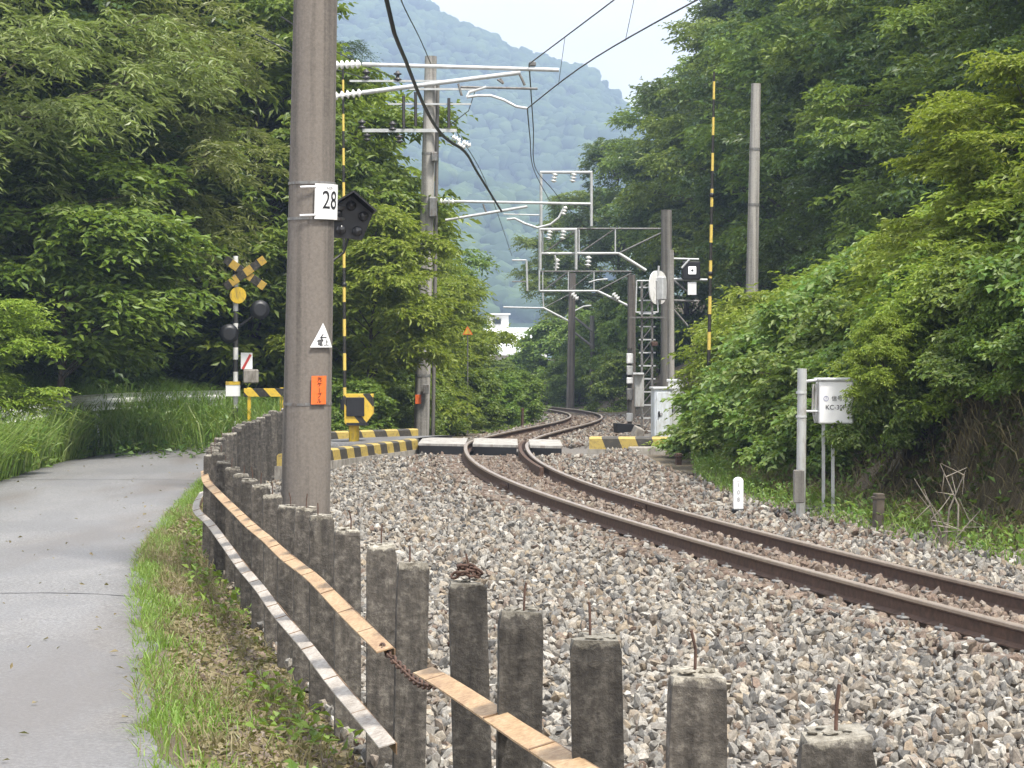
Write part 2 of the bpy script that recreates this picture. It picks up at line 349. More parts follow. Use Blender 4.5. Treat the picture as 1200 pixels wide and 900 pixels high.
# ------------------------------------------------------------------ terrain
def vnoise(x, y, s, seed=0):
    x = x / s; y = y / s
    xi = np.floor(x).astype(int); yi = np.floor(y).astype(int); fx = x - xi; fy = y - yi
    def hsh(a, b):
        h = (a * 374761393 + b * 668265263 + seed * 974634777) & 0x7fffffff; h = ((h ^ (h >> 13)) * 1274126177) & 0x7fffffff
        return ((h ^ (h >> 16)) & 0xffff) / 65535.0
    fx = fx * fx * (3 - 2 * fx); fy = fy * fy * (3 - 2 * fy)
    return (hsh(xi, yi) * (1 - fx) + hsh(xi + 1, yi) * fx) * (1 - fy) + (hsh(xi, yi + 1) * (1 - fx) + hsh(xi + 1, yi + 1) * fx) * fy
def sstep(a, b, x):
    t = np.clip((x - a) / (b - a), 0, 1); return t * t * (3 - 2 * t)
def bank_u(Y): return np.interp(Y, [0, 22, 30, 40, 52, 62, 80, 100, 130], [2.9, 2.7, 2.9, 4.2, 5.2, 4.4, 3.6, 3.2, 3.4])
def ground(X, Y):
    X = np.asarray(X, float); Y = np.asarray(Y, float)
    u = X - XC(Y); zr = ZR(Y)
    bed = zr - .20
    fx = fence_x(Y); fb = fence_base(Y)
    uf = fx - XC(Y)
    # left of the track, up to the fence
    t = sstep(0, 1, np.clip((-1.3 - u) / np.maximum(.3, (-1.3 - uf)), 0, 1))
    near = Y < 44
    zl = bed * (1 - t) + (np.where(near, fb - .06, zr - .45)) * t
    # verge and road, then the roadside rise
    rc = road_c(Y); rz = road_z(Y) - .05
    tv = sstep(0, 1, np.clip((fx - X) / np.maximum(.2, (fx - rc - 1.6)), 0, 1))
    zv = (fb - .03) * (1 - tv) + (rz + .035) * tv
    zroad = np.where(X < rc + 1.68, rz, zv)
    dl = rc - 1.7 - X
    zroad = np.where(dl > 0, rz + .08 * sstep(0, .5, dl) + .62 * sstep(.2, 2.2, dl) + .10 * np.clip(dl - 2.2, 0, 30), zroad)
    bend = sstep(46.5, 51, Y)
    dl2 = -5.0 - X
    zfar = zr - .35 + .35 * sstep(0, 3, dl2) + .10 * np.clip(dl2 - 2, 0, 40)
    zleft = np.where(X > fx, zl, zroad)
    left_all = zleft * (1 - bend) + np.where(u > -1.3, bed, zfar * 1.0) * bend
    left_all = np.where(u > -1.3, bed, left_all)
    # beyond the crossing on the left: gently falling valley
    # right side: shoulder and bank
    b0 = bank_u(Y); d = u - b0
    zb = bed + .04 * sstep(.2, 1, u - 1.2) + .12 * sstep(-.6, .3, d) + np.interp(Y, [0, 26, 33, 45, 60, 200], [1.6, 1.5, .9, .5, .8, 1.4]) * sstep(.15, np.interp(Y, [0, 25, 32, 200], [.95, .95, 2.2, 2.2]), d) + np.interp(Y, [0, 26, 34, 50, 70], [.7, .7, .3, .25, .55]) * np.clip(d - 1.2, 0, 5) + .6 * np.clip(d - 6.6, 0, 7) + .45 * np.clip(d - 13.6, 0, 60)
    z = np.where(u > 1.2, zb, left_all)
    z = z + (vnoise(X, Y, .9, 1) - .5) * .05 * ((d > 0) | (X < rc - 2)) + (vnoise(X, Y, 5, 2) - .5) * .5 * ((d > 3) | (X < rc - 5))
    far = sstep(140, 260, Y)
    z = z * (1 - far) + (-6.0 + 0 * X) * far
    back = sstep(-6, -40, Y)
    return z
GX = np.unique(np.concatenate([np.arange(-14, 3.5, .3), np.arange(3.5, 8, .12), np.arange(8, 16.01, .3), -14 - np.cumsum(1.12 ** np.arange(46) * .4), 16 + np.cumsum(1.12 ** np.arange(46) * .4)]))
GY = np.unique(np.concatenate([np.arange(-2, 60, .35), np.arange(60, 150, .9), -2 - np.cumsum(1.2 ** np.arange(22) * .5), 150 + np.cumsum(1.15 ** np.arange(39) * 1.2)]))
GX = GX[(GX > -640) & (GX < 640)]; GY = GY[(GY > -120) & (GY < 1950)]
gx, gy = np.meshgrid(GX, GY); gz = np.clip(ground(gx, gy), -8, 26)
face = (gy > 12) & (gy < 29) & (gx - XC(gy) - bank_u(gy) > .2) & (gx - XC(gy) - bank_u(gy) < 2)
gz = gz + face * ((vnoise(gx, gy, .33, 71) - .5) * .22 + (vnoise(gx, gy, 1.1, 72) - .5) * .25)
nx, ny = len(GX), len(GY); idx = np.arange(nx * ny).reshape(ny, nx)
gf = np.stack([idx[:-1, :-1], idx[:-1, 1:], idx[1:, 1:], idx[1:, :-1]], -1).reshape(-1, 4)
ground_o = link('ground', npmesh('ground', np.stack([gx, gy, gz], -1).reshape(-1, 3), gf, M['soil'], True)); tag(ground_o, kind='structure')

# ------------------------------------------------------------------ road
def densify(pts, step):
    pts = [Vector(p) for p in pts]; out = []
    n = len(pts)
    for i in range(n - 1):
        p0, p1, p2, p3 = pts[max(i - 1, 0)], pts[i], pts[i + 1], pts[min(i + 2, n - 1)]
        k = max(1, int((p2 - p1).length / step))
        for j in range(k):
            t = j / k
            out.append(.5 * ((2 * p1) + (p2 - p0) * t + (2 * p0 - 5 * p1 + 4 * p2 - p3) * t * t + (3 * p1 - p0 - 3 * p2 + p3) * t ** 3))
    out.append(pts[-1]); return out
rp = densify(ROAD, .35); V = []; Fc = []; NS = 9
for i, p in enumerate(rp):
    t = (rp[min(i + 1, len(rp) - 1)] - rp[max(i - 1, 0)]); t.z = 0; t.normalize(); nr = Vector((t.y, -t.x, 0))
    for j in range(NS):
        a = j / (NS - 1) * 2 - 1; wv = 1.66 + (.07 * math.sin(i * .9) + .05 * math.sin(i * 2.3 + 1) if abs(a) == 1 else 0)
        V.append(p + nr * a * wv + Vector((0, 0, .02 - .03 * a * a)))
for i in range(len(rp) - 1):
    for j in range(NS - 1): Fc.append((i * NS + j, i * NS + j + 1, (i + 1) * NS + j + 1, (i + 1) * NS + j))
# edges drop to the soil
n0 = len(V)
for i in range(len(rp)):
    for j in (0, NS - 1): V.append(V[i * NS + j] - Vector((0, 0, .12)))
for i in range(len(rp) - 1):
    Fc.append((i * NS, (i + 1) * NS, n0 + 2 * (i + 1), n0 + 2 * i)); Fc.append((i * NS + NS - 1, n0 + 2 * i + 1, n0 + 2 * (i + 1) + 1, (i + 1) * NS + NS - 1))
road = link('road', npmesh('road', [tuple(v) for v in V], Fc, M['asphalt'], True)); tag(road, kind='structure')
for yj, wj in ((18.6, .05), (37.2, .07)):
    mb = MB(); L_ = []
    xs = np.linspace(-1.63, 1.63, 28); c = road_c(yj)
    for k, x in enumerate(xs):
        yy = yj + .12 * math.sin(k * .35) + rnd.uniform(-.015, .015); ww = wj * rnd.uniform(.3, .8) / 2
        z = float(road_z(yy)) + .02 - .03 * (x / 1.66) ** 2 + .006
        L_ += [(c + x, yy - ww, z), (c + x, yy + ww, z)]
    mb.add(L_, [(2 * k, 2 * k + 2, 2 * k + 3, 2 * k + 1) for k in range(27)])
    mb.build('road_joint', M['tar'], road)

# ------------------------------------------------------------------ ballast
def ballast_z(X, Y): return ground(X, Y)
STONES = []
ico = bmesh.new(); bmesh.ops.create_icosphere(ico, subdivisions=1, radius=1); IV = np.array([v.co[:] for v in ico.verts]); IF = np.array([[v.index for v in f.verts] for f in ico.faces]); ico.free()
rng = np.random.default_rng(11)
def stone_template(k):
    r = np.random.default_rng(100 + k); v = IV.copy()
    for _ in range(11):       # chop with random planes: angular crushed rock
        nrm = r.normal(size=3); nrm /= np.linalg.norm(nrm); h = r.uniform(.34, .72)
        d = v @ nrm - h; v = v - np.outer(np.maximum(d, 0), nrm)
    v *= np.array([r.uniform(1.0, 1.5), r.uniform(.8, 1.15), r.uniform(.55, .9)]); return v
ST = [stone_template(k) for k in range(14)]
bed = thing('ballast_bed', None, None); tag(bed, kind='structure')
Yb = np.arange(1.5, 96, .5); V = []; Fc = []
ncol = 26
for i, y in enumerate(Yb):
    xl = max(float(fence_x(y)) + .02, float(XC(y)) - 7) if y < 38 else float(XC(y)) - np.interp(y, [38, 46, 60, 96], [3.0, 2.4, 2.0, 1.8])
    xr = float(XC(y)) + min(float(bank_u(y)) - .1, 2.7)
    for j in range(ncol):
        x = xl + (xr - xl) * j / (ncol - 1); V.append((x, y, float(ground(x, y)) + .012))
for i in range(len(Yb) - 1):
    for j in range(ncol - 1): Fc.append((i * ncol + j, i * ncol + j + 1, (i + 1) * ncol + j + 1, (i + 1) * ncol + j))
link('ballast_surface', npmesh('ballast_surface', V, Fc, M['ballast_base'], True), bed)

def scatter_ballast():
    pts = []
    for y0, y1, sp, smin, smax in ((4.2, 12, .066, .026, .062), (12, 19, .070, .027, .062), (19, 28, .078, .03, .064), (28, 44, .10, .032, .062), (44, 66, .15, .04, .075), (66, 90, .24, .05, .09)):
        ym = np.arange(y0, y1, sp); 
        xm = np.arange(-6, 9, sp); X, Y = np.meshgrid(xm, ym); X = X.ravel() + rng.uniform(-.5, .5, X.size) * sp; Y = Y.ravel() + rng.uniform(-.5, .5, Y.size) * sp
        u = X - XC(Y); lim = np.interp(Y, [38, 46, 60, 96], [3.0, 2.4, 2.0, 1.8])
        ok = (u < np.minimum(bank_u(Y) - .25 + rng.uniform(-.4, .2, X.size), 2.55)) & np.where(Y < 38, X > fence_x(Y) - .02, u > -lim) & (np.abs(X) < .228 * Y * 1.12 + .35)
        for s in (-1, 1): ok &= np.abs(u - s * .545 * np.sqrt(1 + slope(Y) ** 2)) > .085
        ok &= ~((Y > 40.2) & (Y < 45.8) & (np.abs(u) < 2))
        ok &= np.hypot(X + 1.8, Y - 20) > .24
        X, Y = X[ok], Y[ok]; S = rng.uniform(smin, smax, X.size) * rng.choice([.7, .85, 1, 1.1, 1.3], X.size, p=[.2, .25, .3, .18, .07])
        pts.append(np.stack([X, Y, S], 1))
    return np.concatenate(pts)
pt = scatter_ballast(); N = len(pt); X, Y, S = pt.T
u = X - XC(Y); gaug = np.abs(u)
Z = ground(X, Y) + rng.uniform(.0, .04, N) + (np.abs(u) > .62) * .055 * np.clip(1.9 - np.abs(u), .45, 1) + .04 * (vnoise(X, Y, .55, 5)) * (np.abs(u) > .9)
Z = np.where((np.abs(u) < .5), np.minimum(Z + .035, ZR(Y) - .125), Z)
rust_p = np.clip(1.15 - np.abs(np.abs(u) - .3) * 1.15, .04, .92); rust_p = np.where((u > .9) & (Y > 22), np.maximum(rust_p, .35), rust_p); rust_p = np.where((Y > 30) & (u > -1.6), np.maximum(rust_p, .42), rust_p)
rusty = rng.random(N) < rust_p
A = rng.uniform(0, 2 * np.pi, (N, 3)); A[:, :2] *= 1.0
def rotm(A):
    cx, cy, cz = np.cos(A).T; sx, sy, sz = np.sin(A).T
    Rm = np.empty((len(A), 3, 3))
    Rm[:, 0, 0] = cy * cz; Rm[:, 0, 1] = cz * sx * sy - cx * sz; Rm[:, 0, 2] = sx * sz + cx * cz * sy
    Rm[:, 1, 0] = cy * sz; Rm[:, 1, 1] = cx * cz + sx * sy * sz; Rm[:, 1, 2] = cx * sy * sz - cz * sx
    Rm[:, 2, 0] = -sy; Rm[:, 2, 1] = cy * sx; Rm[:, 2, 2] = cx * cy; return Rm
tmpl = rng.integers(0, len(ST), N)
# the 300 stones that show largest are objects of their own
px = 600 + FPX * X / Y; py = HY + FPX * (HC - Z) / Y
vis = (px > 500) & (px < 1195) & (py < 896) & (py > 640) & (~rusty)
score = np.where(vis, S / Y, 0); big = np.argsort(-score)[:300]; bigset = np.zeros(N, bool); bigset[big] = True
tm = [npmesh('ballast_stone', v, IF, M['stone']) for v in ST]
for i in big:
    o = bpy.data.objects.new('ballast_stone', tm[tmpl[i]]); COL.objects.link(o); o.parent = bed
    o.location = (X[i], Y[i], Z[i] + .012); o.rotation_euler = A[i]; o.scale = (S[i],) * 3
T = np.stack(ST)
for nm, sel, mt in (('crushed_stone', ~rusty & ~bigset, M['stone']), ('rusty_crushed_stone', rusty, M['stone_rust'])):
    ii = np.where(sel)[0]; Rm = rotm(A[ii]); vv = np.einsum('nij,nkj->nki', Rm, T[tmpl[ii]]) * S[ii, None, None] + np.stack([X[ii], Y[ii], Z[ii]], 1)[:, None, :]
    ff = (IF[None] + (np.arange(len(ii)) * 12)[:, None, None]).reshape(-1, 3)
    o = link(nm, npmesh(nm, vv.reshape(-1, 3), ff, mt), bed); o['kind'] = 'stuff'
print('stones', N)

# ------------------------------------------------------------------ track
track = thing('railway_track', 'single rusty railway track curving through ballast past a level crossing', 'railway track')
GH = .545
PROF = [(-.060, -.153), (.060, -.153), (.060, -.143), (.010, -.122), (.009, -.045), (.032, -.034), (.032, -.006), (.027, -.0005), (-.027, -.0005), (-.032, -.006), (-.032, -.034), (-.009, -.045), (-.010, -.122), (-.060, -.143)]
def rail_pt(y, off, dz):
    m = float(slope(y)); n = math.sqrt(1 + m * m); q = off / GH * .5 + .5
    return Vector((float(XC(y)) + off / n, y - off * m / n, float(ZR(y)) + float(cant(y)) * (1 - q) + dz)), Vector((1 / n, -m / n, 0))
def sweep(prof, ys, off, dz=0, name='rail', mat=None, parent=None, zs=1):
    mb = MB(); k = len(prof); V = []
    for y in ys:
        c, sd = rail_pt(y, off, dz)
        for a, b in prof: V.append(c + sd * a + Vector((0, 0, b * zs)))
    mb.add(V, [(i * k + j, i * k + (j + 1) % k, (i + 1) * k + (j + 1) % k, (i + 1) * k + j) for i in range(len(ys) - 1) for j in range(k)])
    mb.add(V[:k], [tuple(range(k))]); mb.add(V[-k:], [tuple(range(k))[::-1]])
    return mb.build(name, mat or M['rail_side'], parent)
ys = list(np.concatenate([np.arange(8, 60, .4), np.arange(60, 138, .8)]))
HEAD = [(-.0325, -.026), (.0325, -.026), (.0325, -.006), (.0275, .0012), (-.0275, .0012), (-.0325, -.006)]
for s in (-1, 1):
    r_ = sweep(PROF, ys, s * GH, 0, 'rail', M['rail_side'], track)
    sweep(HEAD, ys, s * GH, .0006, 'running_surface', M['rail_head'], r_)
CHK = [(-.03, -.153), (.03, -.153), (.03, -.01), (-.03, -.01)]
sweep(CHK, list(np.arange(34.5, 46, .5)), GH - .125, 0, 'guard_rail', M['rail_side'], track)
SL = MB().box((0, 0, -.08), (2.0, .22, .15), bev=.015).mesh('sleeper', M['sleeper'])
CL = MB().box((0, 0, .012), (.07, .10, .024), bev=.008).tube([(0, 0, 0), (0, 0, .045)], .013, 6).mesh('rail_clip', M['galv_dark'])
y = 9.0; ns = 0
while y < 78:
    c, sd = rail_pt(y, 0, -.155); m = float(slope(y))
    if not (40 < y < 46):
        o = bpy.data.objects.new('sleeper', SL); COL.objects.link(o); o.parent = track; o.location = c; o.rotation_euler = (0, float(cant(y)) / 1.09, -math.atan(m))
        if y < 32:
            for sx in (-.545, .545):
                for e in (-.095, .095):
                    q = bpy.data.objects.new('rail_clip', CL); COL.objects.link(q); q.parent = o; q.location = (sx + e, 0, -.004)
    y += .62
for s, yy in ((-1, 31.0), (1, 27.6)):
    for e in (-1, 1):
        c, sd = rail_pt(yy, s * GH, -.085); ang = -math.atan(float(slope(yy)))
        mb = MB().box(c + sd * e * .022, (.025, .52, .085), Euler((0, 0, ang)), bev=.008)
        for k in range(4):
            d = Vector((math.sin(-ang), math.cos(-ang), 0)); mb.tube([c + d * (k * .13 - .195) + sd * e * .02, c + d * (k * .13 - .195) + sd * e * .06], .014, 6)
        mb.build('joint_plate', M['rail_side'], track)

# ------------------------------------------------------------------ crossing deck
deck = thing('crossing_deck', 'pale concrete level crossing deck slabs laid between and beside the rails', 'level crossing')
def slab(name, q, z0, z1, mat, parent):
    n = len(q); V = [(x, y, z0) for x, y in q] + [(x, y, z1) for x, y in q]
    return MB().add(V, [tuple(range(n))[::-1], tuple(range(n, 2 * n))] + [(i, (i + 1) % n, n + (i + 1) % n, n + i) for i in range(n)]).build(name, mat, parent)
def cl(x): return 42.25 - .42 * (x + 1.3)
def slabq(x0, x1): return [(x0, cl(x0)), (x1, cl(x1)), (x1, cl(x1) + 2.5), (x0, cl(x0) + 2.5)]
cx_ = -.27
for x0, x1, z1 in ((-1.75, cx_ - GH - .05, -.005), (cx_ - GH + .09, cx_ + GH - .17, .0), (cx_ + GH + .05, .92, .0)):
    slab('deck_slab', slabq(x0, x1), -.05, z1 - .006, M['slab'], deck); slab('deck_side', slabq(x0 + .02, x1 - .02), -.30, -.052, M['black'], deck)

def kerb(label, a, b, h, wd, name='crossing_kerb', ztop=.1, grp=None):
    a = Vector((*a, 0)); b = Vector((*b, 0)); L_ = (b - a).length; ang = math.atan2(b.y - a.y, b.x - a.x)
    root = thing(name, label, 'kerb', grp, (a.x, a.y, ztop - h)); root.rotation_euler = (0, 0, ang)
    poly = [(-wd / 2, 0), (wd / 2, 0), (wd / 2 - .05, h * .55), (-wd / 2 + .05, h * .55)]
    mb = MB(); V = []
    for x in (0, L_):
        V += [(x, -wd / 2, -.25), (x, wd / 2, -.25), (x, wd / 2, h * .86), (x, wd / 2 - .04, h), (x, -wd / 2 + .04, h), (x, -wd / 2, h * .86)]
    mb.add(V, [(0, 1, 2, 3, 4, 5), (11, 10, 9, 8, 7, 6)] + [(i, i + 6, (i + 1) % 6 + 6, (i + 1) % 6) for i in range(6)])
    o = mb.build('painted_kerb', M['yel_blk_kerb'], root)
    MB().box((L_ / 2, 0, -.18), (L_ + .05, wd + .06, .36)).build('concrete_footing', M['concrete'], root)
    return root
kerb('low black and yellow kerb along the near edge of the left crossing approach', (-3.75, 37.3), (-1.85, 42.9), .20, .22, ztop=.06)
kerb('low black and yellow kerb along the far edge of the left crossing approach', (-4.0, 45.3), (-2.0, 47.0), .20, .22, ztop=.08)
kerb('chipped black and yellow kerb beside the metal cabinets right of the rails', (1.45, 42.3), (3.3, 42.1), .22, .45, ztop=.12)
bl = thing('concrete_block', 'plain grey concrete block set below the chipped yellow kerb', 'block')
MB().box((2.7, 41.55, -.22), (1.15, .3, .38), Euler((0, 0, .05)), bev=.02).build('block_body', M['concrete'], bl)

# ------------------------------------------------------------------ fence
fence = thing('post_fence', 'dark weathered concrete post fence with steel strips between lane and railway', 'fence')
NEAR = [(975, 4.4, 855), (814, 5.5, 785), (697, 6.25, 745), (609, 7.3, 712), (546, 8.5, 679), (482, 10.1, 659), (446, 11.05, 637)]
posts = [((p - 600) * d / FPX, d, HC - (t - HY) * d / FPX) for p, d, t in NEAR]
posts.insert(0, (.83, 3.3, 1.27))
yy = 12.1
while yy < 41.2:
    posts.append((float(fence_x(yy)) + rnd.uniform(-.015, .015), yy, float(fence_top(yy)) + rnd.uniform(-.03, .03))); yy += 1.05 + rnd.uniform(-.06, .06)
PM = []
for k in range(6):       # post with a groove down its side and a chipped cap
    r = random.Random(k); mb = MB(); H = 1.55
    prof = [(-.07, -.06), (.07, -.06), (.07, .06), (-.048, .06), (-.048, .028), (-.034, .022), (-.034, -.006), (-.07, -.012)]
    rings = []
    for z in (-H, -.9, -.5, -.2, -.06, -.022, 0):
        ins = 0 if z < -.05 else (.002 if z < -.01 else .007)
        rings.append([(x * (1 - ins / .07) + (r.uniform(-.004, .004) if z > -.1 else 0), y * (1 - ins / .07) + (r.uniform(-.004, .004) if z > -.1 else 0), z + (r.uniform(-.018, .006) if z > -.03 else 0)) for x, y in prof])
    n = len(prof); V = [v for g in rings for v in g]
    mb.add(V, [(i * n + j, i * n + (j + 1) % n, (i + 1) * n + (j + 1) % n, (i + 1) * n + j) for i in range(len(rings) - 1) for j in range(n)] + [tuple(range((len(rings) - 1) * n, len(rings) * n))])
    # broken aggregate on the cap
    for q in range(9):
        v = ST[r.randrange(14)] * r.uniform(.008, .019) * np.array([1.4, 1.4, .7]); c = np.array([r.uniform(-.045, .05), r.uniform(-.04, .04), -.002])
        mb.add([tuple(a) for a in v + c], [tuple(f) for f in IF])
    PM.append(mb.mesh('post', M['post']))
RODM = [MB().tube([(0, 0, -.05), (.001, 0, .045), (b, .002, .085)], .004, 6).mesh('steel_rod', M['rust']) for b in (0, .006, -.01)]
for i, (x, y, z) in enumerate(posts):
    o = bpy.data.objects.new('post', PM[i % 6]); COL.objects.link(o); o.parent = fence; o.location = (x, y, z)
    yaw = math.atan(.195) if y < 23 else .12
    o.rotation_euler = (rnd.uniform(-.02, .02), rnd.uniform(-.028, .028), (yaw if y > 9.5 else .07) + rnd.uniform(-.06, .06))
    if y < 30:
        q = bpy.data.objects.new('steel_rod', RODM[i % 3]); COL.objects.link(q); q.parent = o; q.location = (rnd.uniform(-.02, .03), rnd.uniform(-.02, .02), 0); q.scale = (1, 1, rnd.uniform(.7, 1.15))

def strip(pts, mat, wd=.085):
    # angle bar: flat flange towards the lane, short web behind it
    pts = densify(pts, .35); n = len(pts); top = MB(); V = []
    lens = [0]
    for i in range(1, n): lens.append(lens[-1] + (pts[i] - pts[i - 1]).length)
    for i, p in enumerate(pts):
        t = (pts[min(i + 1, n - 1)] - pts[max(i - 1, 0)]).normalized(); sd = Vector((t.y, -t.x, 0)).normalized()
        if sd.x > 0: sd = -sd
        wob = Vector((.004 * math.sin(i * .61), 0, .004 * math.sin(i * .83)))
        V += [p + wob, p + sd * wd + wob - Vector((0, 0, .02)), p + sd * wd + wob - Vector((0, 0, .026)), p + wob - Vector((0, 0, .006))]
    fs = [(i * 4 + j, i * 4 + (j + 1) % 4, (i + 1) * 4 + (j + 1) % 4, (i + 1) * 4 + j) for i in range(n - 1) for j in range(4)] + [(0, 1, 2, 3), tuple(4 * (n - 1) + j for j in (3, 2, 1, 0))]
    o = top.add(V, fs).build('steel_strip', mat, fence)
    web = MB(); W_ = []
    for p in pts: W_ += [p + Vector((.004, 0, -.007)), p + Vector((.004, 0, -.055)), p + Vector((.010, 0, -.055)), p + Vector((.010, 0, -.007))]
    web.add(W_, fs).build('strip_web', M['strip_edge'], o)
    k = rnd.uniform(.2, .6)
    while k < lens[-1] - .2:      # dark seams across the flange
        i = max(j for j in range(n) if lens[j] <= k); i = min(i, n - 2); p = pts[i].lerp(pts[i + 1], (k - lens[i]) / max(1e-6, lens[i + 1] - lens[i])); t = (pts[i + 1] - pts[i]).normalized(); sd = Vector((t.y, -t.x, 0)).normalized()
        if sd.x > 0: sd = -sd
        wob = Vector((.004 * math.sin(i * .61), 0, .004 * math.sin(i * .83) + .003))
        a = p + wob; b = p + sd * wd + wob - Vector((0, 0, .02)); e = t * .008
        MB().add([a - e, a + e, b + e, b - e, a - e - Vector((0, 0, .004)), a + e - Vector((0, 0, .004)), b + e - Vector((0, 0, .004)), b - e - Vector((0, 0, .004))], [(0, 1, 2, 3), (7, 6, 5, 4), (0, 4, 5, 1), (1, 5, 6, 2), (2, 6, 7, 3), (3, 7, 4, 0)]).build('seam', M['strip_edge'], o)
        k += rnd.uniform(.55, 1.2)
    return o
def sp(D, z, off=-.085): return (float(fence_x(D)) + off, D, z)
strip([sp(24.5, .56, -.06), sp(22.2, .585), sp(18.9, .588), sp(15.6, .617), sp(12.5, .665), sp(9.75, .665)], M['strip_tan'], .07)
strip([sp(25, .30, -.08), sp(23.4, .245, -.13), sp(21.3, .235, -.10), sp(18.2, .21), sp(14.8, .226), sp(12.2, .243), sp(9.7, .27)], M['strip_pale'], .07)
strip([sp(8.7, .735), sp(7.5, .79), sp(5.9, .872), sp(4.2, .95)], M['strip_tan'], .075)
# chain between the two strip ends, and the loop on the post beyond it
def chain(label, path, ll=.034):
    root = thing('rusty_chain', label, 'chain'); path = densify(path, .004)
    d = 0; lk = 0; last = path[0]; mk = [path[0]]
    for p in path[1:]:
        d += (p - last).length; last = p
        if d >= ll: mk.append(p); d = 0
    for i in range(len(mk) - 1):
        a, b = mk[i], mk[i + 1]; t = (b - a).normalized(); e = t.orthogonal().normalized(); e = Matrix.Rotation(math.pi / 2 * (i % 2) + .3, 3, t) @ e; c = (a + b) / 2
        ring = [c + t * math.cos(q) * ll * .72 + e * math.sin(q) * ll * .42 for q in [2 * math.pi * k / 10 for k in range(11)]]
        MB().tube(ring, .0055, 5, cap=False).build('chain_link', M['rust'], root)
    return root
p5 = posts[5]; p6 = posts[6]
chain('rusty chain sagging from the end of the tan strip to the next fence post', [(p6[0] - .12, p6[1] - .25, .66), (p6[0] - .02, 9.6, .60), (p6[0] + .10, 9.2, .585), (p5[0] - .03, 8.8, .69), (p5[0] - .06, 8.5, .86)])
chain('small heap of rusty chain looped around the rod on a post top', [(p5[0] - .05, p5[1] - .02, p5[2] + .015), (p5[0], p5[1] - .05, p5[2] + .03), (p5[0] + .05, p5[1], p5[2] + .018), (p5[0], p5[1] + .05, p5[2] + .04), (p5[0] - .03, p5[1], p5[2] + .045), (p5[0] + .02, p5[1] - .03, p5[2] + .05), (p5[0] + .06, p5[1] - .01, p5[2] + .02)], .03)

# ------------------------------------------------------------------ poles
def band(pole_fn, z, r, mat, parent, name='steel_band'):
    c = pole_fn(z); mb = MB(); mb.tube([c - Vector((0, 0, .012)), c + Vector((0, 0, .012))], r, 20, cap=True); return mb.build(name, mat, parent)
# the big pole with number 28
pD = 20.0
pb = Vector((-1.835, pD, -.6)); ptp = Vector((-1.66, pD, 8.2))
def big_pole(z): return pb.lerp(ptp, (z - pb.z) / (ptp.z - pb.z))
pole = thing('concrete_pole', 'thick grey concrete pole with number 28 plate beside the post fence', 'utility pole')
mb = MB(); mb.tube([big_pole(z) for z in np.linspace(-.6, 8.2, 12)], [.222 - .0055 * k * .8 for k in range(12)], 36); mb.build('shaft', M['pole'], pole)
for z in (3.33, 3.02, 1.40): band(big_pole, z, .2235 - .0046 * (z + .6) * .8, M['galv_dark'], pole)
def on_pole(px, py): # point on the shaft's near surface under this bearing
    c = P(px, py, pD); z = c.z; a = big_pole(z); r = .222 - .0055 * (z + .6) / 8.8 * 11 * .8; dx = max(-r, min(r, c.x - a.x)); return Vector((c.x, a.y - math.sqrt(max(0, r * r - dx * dx)), z)), math.asin(dx / r)
def curved_plate(name, x0, x1, y0, y1, mat, th=.006, shape='rect'):
    z0 = P(0, y1, pD).z; z1 = P(0, y0, pD).z; a0 = math.asin(max(-.98, min(.98, (P(x0, 300, pD).x - big_pole((z0 + z1) / 2).x) / .215))); a1 = math.asin(max(-.99, min(.99, (P(x1, 300, pD).x - big_pole((z0 + z1) / 2).x) / .215)))
    if a1 < a0 + .3: a1 = a0 + .3
    n = 8; V = []; root = thing
    cz = (z0 + z1) / 2; root_c = big_pole(cz)
    r0 = .228; mb = MB()
    for i in range(n + 1):
        t = i / n; a = a0 + (a1 - a0) * t
        zt = z1 if shape == 'rect' else z0 + (z1 - z0) * (1 - abs(2 * t - 1)) + .002
        for rr in (r0, r0 + th):
            for z in (z0, zt): c = big_pole(z); V.append((c.x + rr * math.sin(a), c.y - rr * math.cos(a), z))
    fs = []
    for i in range(n):
        o = 4 * i; q = o + 4
        fs += [(o + 2, q + 2, q + 3, o + 3), (o, o + 1, q + 1, q), (o + 1, o + 3, q + 3, q + 1), (o, q, q + 2, o + 2)]
    fs += [(0, 2, 3, 1), (4 * n, 4 * n + 1, 4 * n + 3, 4 * n + 2)]
    mb.add(V, fs); o = mb.build(name, mat, pole)
    return o, a0, a1, z0, z1
def wrap_text(body, size, mat, ac, zc, parent, sx=1.0, r=.2365):
    me = text_mesh(body, size, mat); 
    for v in me.vertices:
        a = ac + v.co.x * sx / r; z = zc + v.co.y; c = big_pole(z); rr = r + v.co.z; v.co = (c.x + rr * math.sin(a), c.y - rr * math.cos(a), z)
    return link('lettering', me, parent)
pl, a0, a1, z0, z1 = curved_plate('number_plate', 371, 396.5, 217, 258, M['plate_white'])
am = a0 + (a1 - a0) * .5
wrap_text('28', .225, M['ink'], a0 + (a1 - a0) * .53, (z0 + z1) / 2 + .005, pl, .80)
wrap_text('KOS', .035, M['ink_grey'], a0 + (a1 - a0) * .5, z1 - .035, pl)
for z in (z1 - .03, z0 + .03):
    c = big_pole(z); MB().tube([(c.x + .232 * math.sin(a0 - .55), c.y - .232 * math.cos(a0 - .55), z), (c.x + .236 * math.sin(a0 - .25), c.y - .236 * math.cos(a0 - .25), z + .002), (c.x + .234 * math.sin(a0 + .05), c.y - .234 * math.cos(a0 + .05), z + .004)], .010, 6).build('plate_clamp', M['plate_white'], pole)
tri, a0, a1, z0, z1 = curved_plate('triangle_plate', 366, 388, 379, 407, M['plate_white'], shape='tri')
wrap_text('←', .10, M['ink'], a0 + (a1 - a0) * .52, z0 + .085, tri, .9)
